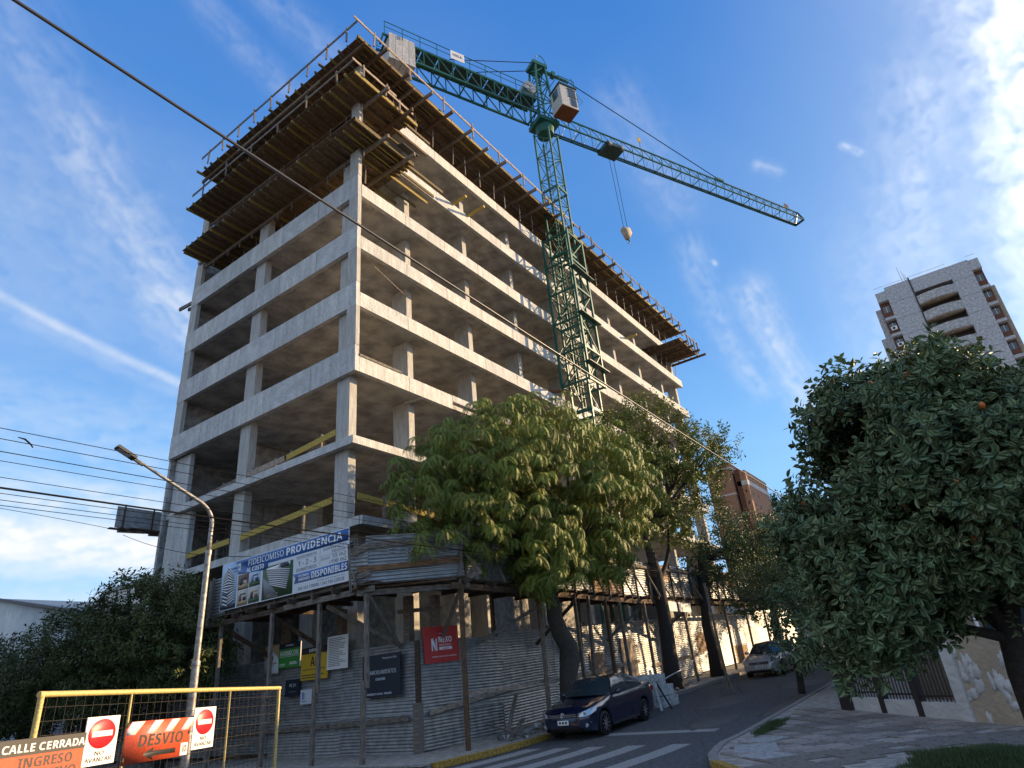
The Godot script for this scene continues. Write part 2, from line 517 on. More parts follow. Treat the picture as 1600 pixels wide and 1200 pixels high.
func make_ground() -> void:
	var gr := structure("ground")
	var flat := func(_x): return -420.0
	var flat2 := func(_x): return 420.0
	part(gr, "soil", strip(-420.0, 600.0, 4.0, flat, flat2, -0.16), M["soil"])
	var rd := structure("road")
	part(rd, "cross_street", strip(3.0, 13.4, 2.0, func(_x): return -180.0, func(_x): return 120.0, -0.12), M["asphalt"])
	part(rd, "main_street", strip(13.4, 180.0, 1.0, func(_x): return -12.6, func(_x): return -4.8, -0.12), M["asphalt"])
	part(rd, "corner_apron", strip(-60.0, 3.0, 4.0, func(_x): return -12.6, func(_x): return -4.8, -0.12), M["asphalt"])
	# painted crossing and stop line, 4 mm proud of the asphalt
	for z in [-11.32, -10.36, -9.36, -8.22, -7.05]:
		part(rd, "crossing_stripe", strip(12.75, 16.2, 0.6, func(_x): return z - 0.25, func(_x): return z + 0.25, -0.116), M["road_paint"])
	part(rd, "stop_line", strip(18.05, 18.5, 0.5, func(_x): return -11.5, func(_x): return -6.9, -0.116), M["road_paint"])
	var pr := RandomNumberGenerator.new(); pr.seed = 90
	for q in [[20.0, -7.6, 1.6, 0.7], [24.5, -8.9, 2.2, 0.9], [29.0, -7.2, 1.8, 1.0], [22.5, -6.2, 2.6, 0.35]]:
		var pl := PackedVector2Array()
		for i in 18: pl.append(Vector2(cos(TAU * i / 18.0) * q[2] * pr.randf_range(0.75, 1.1), sin(TAU * i / 18.0) * q[3] * pr.randf_range(0.75, 1.1)))
		part(rd, "asphalt_patch", plate(pl, 0.006), M["asphalt_worn"], Transform3D(Basis(Vector3.BACK, atan(0.05) if q[0] > 18.0 else 0.0) * Basis(Vector3.RIGHT, -PI / 2), Vector3(q[0], g(q[0]) - 0.121, q[1])))
	# pavement of the building site
	var pv := structure("pavement")
	part(pv, "pavement_surface", strip(12.55, 90.0, 1.0, func(_x): return -90.0, func(_x): return -12.0, 0.0), M["pavement"])
	kerb_stones(pv, [[12.9, -12.0], [90.0, -12.0]], 17.6, 0.22)
	kerb_stones(pv, [[12.62, -60.0], [12.62, -12.6], [12.9, -12.0]], 0.0, 0.22)
	# pavement of the near corner
	var pn := structure("pavement")
	part(pn, "pavement_surface", strip(6.9, 90.0, 0.4, near_kerb, func(_x): return 60.0, 0.0), M["pavement"])
	kerb_stones(pn, CORNER, 13.3, 0.17)
	kerb_stones(pn, [[15.4, -5.68], [90.0, -5.7]], 0.0, 0.16)
	# rows of paving slabs, laid parallel with the cut-off house corner
	var r := RandomNumberGenerator.new(); r.seed = 77
	var u := Vector3(1, 0, -1).normalized(); var v := Vector3(1, 0, 1).normalized()
	var count := 0
	for i in range(-2, 12):
		for k in range(-14, 22):
			var c := Vector3(12.4, 0, -3.0) + v * (i * 0.52) + u * (k * 0.44 + (0.2 if i % 2 else 0.0))
			if c.z < near_kerb(c.x) + 0.45 or c.x + c.z > 15.3 or c.x < 11.3 or c.z < -5.1 or c.z > 4.0: continue
			if (c - Vector3(12.0, 0, -0.9)).length() < 1.5 or count > 285: continue
			if r.randf() < 0.05: continue
			c.y = g(c.x) + 0.006 + r.randf_range(-0.003, 0.004)
			var tone := [0, 1, 1, 2, 2, 3, 4][r.randi() % 7] as int
			if k % 9 < 2: tone = 4
			box(pn, "paving_slab", c, Vector3(0.43, 0.03, 0.51), M["slab%d" % tone], Basis(u, Vector3.UP, -u.cross(Vector3.UP)) * Basis.from_euler(Vector3(r.randf_range(-0.006, 0.006), 0, 0.03)))
			count += 1
	for s in [[Vector3(14.0, 0, -4.6), Vector2(1.3, 0.8), 0.3], [Vector3(15.3, 0, -4.8), Vector2(0.9, 0.7), -0.2], [Vector3(12.95, 0, -4.1), Vector2(0.9, 0.7), 0.9]]:
		var c: Vector3 = s[0]
		c.y = g(c.x) + 0.016
		box(pn, "concrete_patch", c, Vector3(s[1].x, 0.03, s[1].y), M["slab_grey"], Basis(Vector3.UP, s[2]))

func make_grass() -> void:
	var st := st_new()
	for k in 3:
		var a := TAU * k / 3.0
		var d := Vector3(cos(a), 0, sin(a))
		var o := d * 0.012
		var p := Vector3(-d.z, 0, d.x) * 0.006
		for v in [o - p, o + d * 0.035 + Vector3(0, 0.075, 0), o + p]: st.add_vertex(v)
	var blade := done(st)
	for area in [[Vector3(12.1, 0, -0.9), 1.5, 1.1, 7000, "green patch of grass on the near pavement by the orange tree"], [Vector3(17.3, 0, -5.2), 1.5, 0.28, 1400, "narrow tuft of grass along the kerb of the near pavement"]]:
		var mm := MultiMesh.new()
		mm.transform_format = MultiMesh.TRANSFORM_3D
		mm.mesh = blade
		mm.instance_count = area[3]
		for i in area[3]:
			var t := rng.randf() * TAU; var q := pow(rng.randf(), 0.8) * (0.85 + 0.15 * sin(t * 5.0) + 0.1 * sin(t * 11.0))
			var p: Vector3 = area[0] + Vector3(cos(t) * q * area[1], 0, sin(t) * q * area[2])
			p.y = g(p.x) + 0.01
			mm.set_instance_transform(i, Transform3D(Basis(Vector3.UP, rng.randf() * TAU).scaled(Vector3.ONE * rng.randf_range(0.5, 1.7) * (1.25 - 0.7 * q)), p))
		var o := MultiMeshInstance3D.new()
		o.name = "grass"
		o.multimesh = mm
		o.material_override = M["grass"]
		add_child(o, true)
		tag(o, area[4], "grass")
		o.set_meta("kind", "stuff")

# ---------------------------------------------------------------- the unfinished building
const BANDS := [13.08, 16.08, 19.0, 21.92, 24.98, 27.9]

func make_building() -> void:
	var b := thing("unfinished_building", "big grey concrete apartment block under construction at the street corner", "building", Vector3(BX, 0, BZ))
	# floor slabs
	var sl := box(b, "slab", Vector3((BX + BEND) / 2 + 0.1, 7.09, -23.6), Vector3(BEND - BX, 0.28, 13.9), M["soffit"])
	sl.name = "slab"
	box(b, "slab_edge", Vector3(BX - 0.02, 7.09, -22.3), Vector3(0.2, 0.30, 11.3), M["concrete_b"])
	box(b, "slab_edge", Vector3(16.4, 7.09, -16.62), Vector3(3.4, 0.30, 0.2), M["concrete_b"])
	box(b, "slab_edge", Vector3(36.0, 7.09, -16.70), Vector3(35.6, 0.29, 0.2), M["concrete_c"])
	box(b, "slab", Vector3((BX + BEND) / 2 + 0.1, 10.16, -23.85), Vector3(BEND - BX - 0.2, 0.26, 13.3), M["soffit"])
	box(b, "slab_edge", Vector3(BX - 0.02, 10.17, -23.3), Vector3(0.2, 0.31, 12.2), M["concrete"])
	box(b, "slab_edge", Vector3(34.3, 10.17, BZ), Vector3(39.3, 0.31, 0.2), M["concrete_c"])
	for i in BANDS.size():
		var y: float = BANDS[i]
		var x0 := BX + 0.12 if i < 4 else 17.5
		box(b, "slab", Vector3((x0 + BEND) / 2, y + 0.20, -23.88), Vector3(BEND - x0, 0.2, 13.3), M["soffit"])
		# left-hand spandrel, cast in lengths that show as vertical joints
		if i < 4:
			var zs := [-30.75, -28.05, -25.3, -22.55, -19.85, -17.11]
			for k in 5:
				box(b, "beam_segment", Vector3(BX + 0.1, y + 0.575, (zs[k] + zs[k + 1]) / 2), Vector3(0.2, 1.15, zs[k + 1] - zs[k] - 0.03), M[["concrete", "concrete_b", "concrete_c"][(k + i) % 3]])
			box(b, "beam_core", Vector3(BX + 0.115, y + 0.575, -23.93), Vector3(0.19, 1.13, 13.6), M["concrete_b"])
		# right-hand spandrel
		var xs := BX + 0.205
		if i >= 4: xs = 17.35
		var n := int(round((BEND - xs) / 2.75))
		for k in n:
			var a := lerpf(xs, BEND, float(k) / n); var c := lerpf(xs, BEND, float(k + 1) / n)
			var lo := y; var hi := y + 0.68
			if i == 0 and a > 18.0:
				lo = y + 0.40; hi = y + 0.70
			box(b, "beam_segment", Vector3((a + c) / 2, (lo + hi) / 2, BZ - 0.1), Vector3(c - a - 0.03, hi - lo, 0.2), M[["concrete_c", "concrete", "concrete_b", "concrete_c"][(k * 3 + i) % 4]])
		box(b, "beam_core", Vector3((xs + BEND) / 2, y + (0.34 if i > 0 else 0.55), BZ - 0.118), Vector3(BEND - xs - 0.02, 0.66 if i > 0 else 0.28, 0.19), M["concrete_b"])
	# the return where the lowest right-hand spandrel steps up
	box(b, "beam_segment", Vector3(18.62, 13.42, BZ - 0.55), Vector3(0.16, 0.66, 1.1), M["concrete_b"])
	# corner columns of the upper storeys, flush with both facades
	for i in 5:
		var lo: float = BANDS[i] + 1.155; var hi: float = BANDS[i + 1] - 0.005 if i < 3 else BANDS[i + 1] + (0.0 if i < 4 else 2.4)
		if i == 3: hi = 24.6
		if i == 4: lo = 24.9
		box(b, "corner_column", Vector3(BX + 0.10, (lo + hi) / 2, BZ - 0.285), Vector3(0.2, hi - lo, 0.57), M["column"])
		box(b, "end_column", Vector3(BX + 0.12, (lo + hi) / 2, -30.4), Vector3(0.2, hi - lo, 0.66), M["column"])
	for i in 3: box(b, "corner_return", Vector3(BX + 0.1, BANDS[i] + 0.34, BZ - 0.012), Vector3(0.21, 0.7, 0.02), M["concrete_c"])
	# inner columns
	var floors := [0.0, 7.24, 10.3, 13.38, 16.38, 19.3, 22.2, 25.25, 28.2]
	for i in 8:
		var lo: float = floors[i]; var hi: float = [6.95, 10.03, 13.18, 16.18, 19.1, 22.0, 25.1, 28.0][i]
		for z in [-18.05, -24.6]:
			box(b, "column", Vector3(BX + (0.42 if i else 0.95), (lo + hi) / 2, z), Vector3(0.36, hi - lo, 0.74), M["column"])
		for k in 8:
			box(b, "column", Vector3(18.75 + k * 4.6, (lo + hi) / 2, -18.45), Vector3(0.34, hi - lo, 0.95), M["column"])
			if k < 7: box(b, "column", Vector3(18.75 + k * 4.6, (lo + hi) / 2, -24.4), Vector3(0.34, hi - lo, 0.9), M["column"])
		box(b, "column", Vector3(BEND - 0.25, (lo + hi) / 2, -18.1), Vector3(0.4, hi - lo, 0.8), M["column"])
	# party wall at the left end; core and inner walls placed to block the sky
	box(b, "party_wall", Vector3(28.0, 12.6, BBACK - 0.05), Vector3(26.2, 25.0, 0.2), M["dark_wall"])
	box(b, "party_wall", Vector3(BX + 0.28, 5.2, -29.2), Vector3(0.25, 9.6, 1.9), M["concrete_b"])
	box(b, "party_wall", Vector3(BX + 0.45, 11.7, -29.9), Vector3(0.2, 2.8, 1.3), M["concrete_b"])
	box(b, "party_wall", Vector3(47.5, 5.0, BBACK - 0.05), Vector3(13.0, 10.0, 0.2), M["dark_wall"])
	box(b, "inner_wall", Vector3(38.0, 3.3, -19.6), Vector3(32.0, 6.6, 0.2), M["dark_wall"])
	box(b, "blocking_core", Vector3(31.0, 13.5, -26.8), Vector3(7.0, 27.0, 5.0), M["dark_wall"])
	box(b, "inner_wall", Vector3(22.0, 3.4, -23.2), Vector3(0.2, 6.8, 9.0), M["dark_wall"])
	box(b, "inner_wall", Vector3(27.0, 8.6, -26.0), Vector3(22.0, 2.9, 0.2), M["dark_wall"])
	box(b, "inner_wall", Vector3(24.0, 11.75, -26.6), Vector3(15.0, 2.8, 0.2), M["dark_wall"])
	# reinforcing steel standing in the left-hand bay above the hoarding
	for k in 14: tube(b, "steel_bar", Vector3(16.9, 7.25, -28.6 + k * 0.22), Vector3(16.95 + 0.05 * sin(k * 2.0), 9.95, -28.6 + k * 0.22), 0.025, 0.025, M["prop_steel"], 5)
	# yellow pipes pushed out through the sunny spandrel
	for q in [[21.45, 25.62, 0.98], [22.75, 25.62, 1.2], [42.6, 25.66, 0.9]]:
		tube(b, "pipe", Vector3(q[0], q[1], BZ - 0.4), Vector3(q[0], q[1], BZ + q[2]), 0.085, 0.085, M["yellow_board"], 12)
	# thin iron rod hanging from the soffit behind the corner
	tube(b, "steel_bar", Vector3(15.9, 18.9, -17.5), Vector3(17.8, 18.15, -17.4), 0.022, 0.022, M["wood_pale"], 5)
	# small timber upstand along the lowest sunny spandrel
	bar(b, "edge_board", Vector3(15.0, 13.80, BZ + 0.01), Vector3(17.3, 13.80, BZ + 0.01), 0.05, 0.10, M["wood_grey"])

	# guard boards on the open lower floors
	var boards := [
		[[15.05, 10.95, -18.45], [15.05, 10.72, -21.6], "yellow_board", "pale timber guard board on the third floor beside the corner column"],
		[[15.05, 10.74, -21.5], [15.05, 10.68, -24.2], "wood_pale", "short pale guard board on the third floor left of the first board"],
		[[15.05, 10.6, -25.0], [15.05, 10.42, -28.6], "wood_grey", "weathered guard board on the third floor at the left end"],
		[[15.0, 8.25, -18.5], [15.0, 7.98, -24.2], "yellow_board", "yellow guard board above the blue banner on the second floor"],
		[[15.0, 8.0, -25.0], [15.0, 7.95, -28.3], "yellow_board", "yellow guard board behind the street lamp on the second floor"],
		[[14.9, 8.05, -17.0], [19.2, 8.02, -17.3], "yellow_board", "yellow guard board round the sunny corner of the second floor"],
	]
	for q in boards:
		var a := Vector3(q[0][0], q[0][1], q[0][2]); var c := Vector3(q[1][0], q[1][1], q[1][2])
		var t := thing("guard_board", q[3], "board", (a + c) / 2, "guard boards on the open floors")
		bar(t, "board", a, c, 0.04, 0.24, M[q[2]])
		for f in [0.3, 0.9]:
			var p := a.lerp(c, f)
			var lo := 10.3 if p.y > 9.5 else 7.24
			block(t, "post", Vector3(p.x + 0.03, lo, p.z - 0.05), Vector3(p.x + 0.11, p.y + 0.25, p.z + 0.05), M["wood_grey"])

# ---------------------------------------------------------------- formwork decks at the top
func guard_rail(o: Node3D, a: Vector3, b: Vector3, h: float, m: Material, n: int) -> void:
	bar(o, "guard_rail", a + Vector3(0, h, 0), b + Vector3(0, h, 0), 0.04, 0.14, m)
	for k in n:
		var p := a.lerp(b, (k + 0.5) / n)
		bar(o, "guard_post", p + Vector3(0, -0.1, 0), p + Vector3(rng.randf_range(-0.06, 0.06), h + rng.randf_range(0.05, 0.3), rng.randf_range(-0.05, 0.05)), 0.09, 0.06, m, Vector3(1, 0, 0.2))

# one deck: boarding on joists (along x) on main beams (along z) on steel props
func deck(label: String, y: float, x0: float, x1: float, z0: float, z1: float, floor_y: float, right_rows: int, long_x: float, first: float) -> Node3D:
	var o := thing("formwork_deck", label, "formwork", Vector3((x0 + x1) / 2, y, z1), "formwork decks round the top storeys")
	var jm := [M["joist_yellow"], M["joist_worn"], M["joist_worn"], M["wood_brown"]]
	# plywood sheets on top, laid in strips with open joints
	var ply := 0.22 if y > 29.0 else 0.06
	var z := z0
	while z < z1 - 0.3:
		var e := minf(z + 2.44, z1)
		box(o, "plywood_sheet", Vector3((x0 + ply + x1) / 2, y + 0.205, (z + e) / 2), Vector3(x1 - x0 - ply, 0.022, e - z - 0.015), M["plywood"])
		z = e
	# joists of the left-hand edge
	z = z0 + 0.08
	var k := 0
	while z < z1:
		var out := x0 + rng.randf_range(-0.12, 0.16)
		if rng.randf() < 0.12: out += 0.25
		var len_ := rng.randf_range(2.9, 3.5)
		var m: Material = jm[rng.randi() % 3]
		bar(o, "joist", Vector3(out, y + 0.105, z), Vector3(out + len_, y + 0.105, z), 0.07, 0.16, m)
		bar(o, "joist", Vector3(out + len_ - 0.35, y + 0.105, z + 0.11), Vector3(out + len_ + 2.6, y + 0.105, z + 0.11), 0.07, 0.16, jm[rng.randi() % 4])
		z += rng.randf_range(0.52, 0.72) if y > 29.0 else rng.randf_range(0.48, 0.66)
		k += 1
	# edge joists that catch the sun along the right-hand side
	for r in right_rows:
		var zz := z1 - 0.06 - r * (0.46 + 0.03 * r)
		var xx := x0 + 0.9 + rng.randf_range(-0.3, 0.1) if r else x0 + 0.12
		while xx < long_x:
			var e := minf(xx + rng.randf_range(3.3, 3.9), long_x + rng.randf_range(-0.2, 0.5))
			bar(o, "joist", Vector3(xx, y + 0.105 + 0.003 * r, zz + rng.randf_range(-0.03, 0.03)), Vector3(e, y + 0.105 + 0.003 * r, zz), 0.085, 0.2, jm[rng.randi() % 2] if r < 2 else jm[1 + rng.randi() % 3])
			xx = e - 0.02
	# main beams below the joists
	for q in [first, first + 1.75, first + 3.4]:
		if x0 + q > long_x - 0.3: continue
		var zz := z0 - 0.3
		while zz < z1 - 1.9:
			var e := minf(zz + rng.randf_range(3.4, 3.9), z1 - 1.85 if y < 29.0 else z1 + 0.1)
			bar(o, "main_beam", Vector3(x0 + q + rng.randf_range(-0.03, 0.03), y - 0.1, zz), Vector3(x0 + q, y - 0.1, e), 0.1, 0.2, M["wood_brown"] if rng.randf() < 0.6 else M["wood"])
			zz = e + 0.01
	var xx := x0 + (1.35 if y > 29.0 else 1.55)
	while xx < long_x:
		var zo := z1 + rng.randf_range(0.45, 0.7)
		bar(o, "main_beam", Vector3(xx, y - 0.1, z1 - rng.randf_range(3.2, 3.8)), Vector3(xx + 0.05, y - 0.1, zo), 0.1, 0.2, M["wood"] if rng.randf() < 0.5 else M["wood_brown"])
		xx += rng.randf_range(1.5, 1.7)
	# props
	z = z0 + 0.5
	while z < z1 - 1.0:
		if floor_y > 0.0:
			tube(o, "prop", Vector3(x0 + 2.0 + 0.02 * sin(z * 7.0), floor_y, z), Vector3(x0 + 2.0, y - 0.2, z), 0.035, 0.026, M["prop_steel"], 6)
			tube(o, "prop", Vector3(x0 + 1.35, floor_y + 0.75, z + 0.6), Vector3(x0 + 1.35, y - 0.2, z + 0.6), 0.03, 0.024, M["prop_steel"], 6)
		z += rng.randf_range(1.0, 1.5)
	xx = x0 + 3.4
	while xx < long_x - 0.5:
		if floor_y > 0.0: tube(o, "prop", Vector3(xx, floor_y + 0.7 * float(xx > 17.6), z1 - 1.05 - 0.2 * float(y < 29.0)), Vector3(xx + rng.randf_range(-0.05, 0.05), y - 0.2, z1 - 1.0), 0.035, 0.026, M["prop_steel"], 6)
		xx += rng.randf_range(1.1, 1.8)
	return o

func make_formwork() -> void:
	var t := deck("topmost timber formwork deck overhanging the roof of the unfinished building", 30.35, 13.62, 54.3, -29.9, -16.1, 28.1, 6, 54.2, 0.5)
	guard_rail(t, Vector3(13.62, 30.6, -29.6), Vector3(13.62, 30.6, -16.05), 0.75, M["wood_grey"], 9)
	guard_rail(t, Vector3(13.35, 30.6, -15.98), Vector3(34.0, 30.6, -15.98), 0.75, M["wood_pale"], 8)
	guard_rail(t, Vector3(34.0, 30.6, -15.98), Vector3(54.3, 30.6, -15.98), 0.75, M["wood_grey"], 12)
	var m := deck("middle timber formwork deck at the corner just below the topmost deck", 27.55, 13.42, 17.35, -30.1, -16.0, 25.2, 3, 17.2, 1.52)
	guard_rail(m, Vector3(13.42, 27.8, -29.6), Vector3(13.42, 27.8, -16.0), 0.55, M["wood_grey"], 6)
	guard_rail(m, Vector3(13.3, 27.8, -15.95), Vector3(16.1, 27.8, -15.95), 0.5, M["wood_pale"], 2)
	guard_rail(m, Vector3(15.3, 27.45, -15.88), Vector3(17.2, 27.4, -15.88), 0.55, M["wood_pale"], 1)
	var lo := deck("lowest timber formwork deck wrapped round the corner above the top spandrel", 24.55, 13.45, 17.3, -30.0, -15.95, 23.1, 3, 17.2, 1.5)
	box(lo, "edge_panel", Vector3(16.6, 24.95, -15.75), Vector3(1.1, 0.02, 0.5), M["charcoal"], Basis(Vector3.RIGHT, 0.35))
	# loose joists left sticking out beyond the left end
	var e := thing("joist_stack", "three loose grey joists sticking out past the left end of the top spandrel", "timber", Vector3(BX, 22.4, -30.8))
	for k in 3: bar(e, "joist", Vector3(BX + 0.35 + k * 0.33, 22.62 - k * 0.1, -30.6), Vector3(BX + 0.1 + k * 0.33, 22.5, -32.2 + k * 0.35), 0.1, 0.2, M["wood_grey"])
	# small deck at the far end of the sunny facade
	var f := thing("formwork_deck", "short formwork deck at the far right end one storey below the roof", "formwork", Vector3(52.0, 27.5, -16.0), "formwork decks round the top storeys")
	box(f, "plywood_sheet", Vector3(51.9, 27.78, -17.2), Vector3(4.4, 0.022, 4.4), M["plywood"])
	for k in 7: bar(f, "joist", Vector3(49.6, 27.66, -15.1 - k * 0.6), Vector3(54.3, 27.66, -15.1 - k * 0.6), 0.085, 0.2, M["joist_worn"])
	for k in 4: bar(f, "main_beam", Vector3(50.2 + k * 1.25, 27.45, -19.0), Vector3(50.2 + k * 1.25, 27.45, -14.6 + 0.1 * k), 0.1, 0.2, M["wood_brown"])
	for k in 4: tube(f, "prop", Vector3(50.4 + k * 1.1, 25.25, -17.6), Vector3(50.4 + k * 1.1, 27.35, -17.2), 0.035, 0.026, M["prop_steel"], 6)
	guard_rail(f, Vector3(51.0, 27.8, -14.9), Vector3(54.2, 27.8, -14.9), 0.9, M["wood_grey"], 4)
	# catch tray hung on the left end above the tree
	var c := thing("catch_tray", "timber catch tray with dark panel projecting from the left end of the building", "platform", Vector3(BX, 9.2, -30.8))
	for k in 10: bar(c, "plank", Vector3(13.55 + 0.22 * ((k * 3) % 4), 9.55 + k * 0.055, -30.9 - k * 0.26), Vector3(20.0, 9.55 + k * 0.055, -30.9 - k * 0.26), 0.25, 0.05, M["wood_dark"])
	for k in 4: bar(c, "bearer", Vector3(14.2 + k * 1.5, 9.42, -30.8), Vector3(14.2 + k * 1.5, 10.02, -33.5), 0.08, 0.12, M["wood_dark"])
	box(c, "side_panel", Vector3(17.0, 10.68, -33.35), Vector3(6.1, 1.05, 0.03), M["zinc"])
	for k in 3: bar(c, "panel_post", Vector3(14.3 + k * 1.4, 10.1, -33.3), Vector3(14.3 + k * 1.4, 11.32, -33.3), 0.06, 0.06, M["wood_dark"])

# ---------------------------------------------------------------- corrugated hoarding and protective canopy
func face_left(x: float, z: float, y: float) -> Transform3D:    # local x runs towards +z, facing -x
	return Transform3D(Basis(Vector3(0, 0, 1), Vector3.UP, Vector3(-1, 0, 0)), Vector3(x, y, z))
func face_right(x: float, z: float, y: float) -> Transform3D:   # local x runs towards +x, facing +z
	return Transform3D(Basis(), Vector3(x, y, z))

func make_hoarding() -> void:
	var h := thing("site_hoarding", "dark corrugated hoarding in the shade along the left-hand street", "hoarding", Vector3(15.1, 0, -20), "corrugated hoardings round the site")
	var r := RandomNumberGenerator.new(); r.seed = 5
	var z := -14.52
	var k := 0
	while z > -34.0:
		var w := 3.4 if k == 0 else r.randf_range(3.0, 3.8)
		for row in 3:
			var sh := corrugated(w + 0.08, 1.05, 0.09, 0.016, 100 + k * 3 + row)
			var xf := face_left(15.1 + 0.012 * ((k + row) % 3), z - w, 0.02 + row * 0.96 + r.randf_range(-0.03, 0.03) + (0.1 if k > 1 else 0.0))
			xf.basis = xf.basis.rotated(Vector3(1, 0, 0), r.randf_range(-0.008, 0.008))
			part(h, "corrugated_sheet", sh, M["zinc"] if (k + row) % 2 else M["zinc_b"], xf)
		bar(h, "fence_post", Vector3(15.2, 0, z - w), Vector3(15.2, 3.3, z - w), 0.09, 0.09, M["wood_dark"])
		z -= w
		k += 1
	for q in [[-14.8, -18.3, 0.92], [-18.4, -24.8, 0.86]]:
		bar(h, "rail", Vector3(15.02, q[2], q[0]), Vector3(15.02, q[2] - 0.06, q[1]), 0.04, 0.14, M["wood_grey"])
	block(h, "corner_post", Vector3(14.98, 0, -14.6), Vector3(15.2, 1.3, -14.38), M["wood_grey"])
	block(h, "corner_post", Vector3(15.06, 1.3, -14.56), Vector3(15.18, 3.0, -14.42), M["wood_dark"])

	var f := thing("site_hoarding", "pale corrugated hoarding climbing along the right-hand street behind the blue car", "hoarding", Vector3(25, 0, -14.5), "corrugated hoardings round the site")
	var x := 15.24
	k = 0
	while x < 62.0:
		var w := 4.0 if k == 0 else r.randf_range(2.7, 3.7)
		var y := g(x + w * 0.3) + 0.0
		for row in 3:
			var sh := corrugated(w + 0.08, 1.06, 0.09, 0.016, 300 + k * 3 + row)
			var xf := face_right(x, -14.5 + 0.012 * ((k + row) % 3), y + 0.02 + row * 0.97 + r.randf_range(-0.03, 0.03))
			xf.basis = xf.basis.rotated(Vector3(0, 0, 1), (0.045 if x > 17.0 else 0.01) + r.randf_range(-0.006, 0.006))
			var m: Material = M["zinc"] if (k * 2 + row) % 3 else M["zinc_b"]
			if (k == 7 and row == 1) or (k == 9 and row == 0): m = M["zinc_rusty"]
			part(f, "corrugated_sheet", sh, m, xf)
		bar(f, "fence_post", Vector3(x + w, y, -14.62), Vector3(x + w, y + 3.3, -14.62), 0.09, 0.09, M["wood"])
		x += w
		k += 1
	block(f, "rusty_patch", Vector3(25.4, 1.4, -14.47), Vector3(26.6, 2.45, -14.44), M["zinc_rusty"])
	block(f, "plywood_patch", Vector3(28.3, 1.0, -14.46), Vector3(29.8, 3.0, -14.43), M["wood_pale"])
	for q in [[15.5, 1.0, 19.8, 1.45], [24.0, 1.6, 30.0, 2.0], [31.5, 1.75, 38.5, 2.2]]:
		bar(f, "rail", Vector3(q[0], q[1], -14.42), Vector3(q[2], q[3], -14.42), 0.04, 0.14, M["wood_pale"])

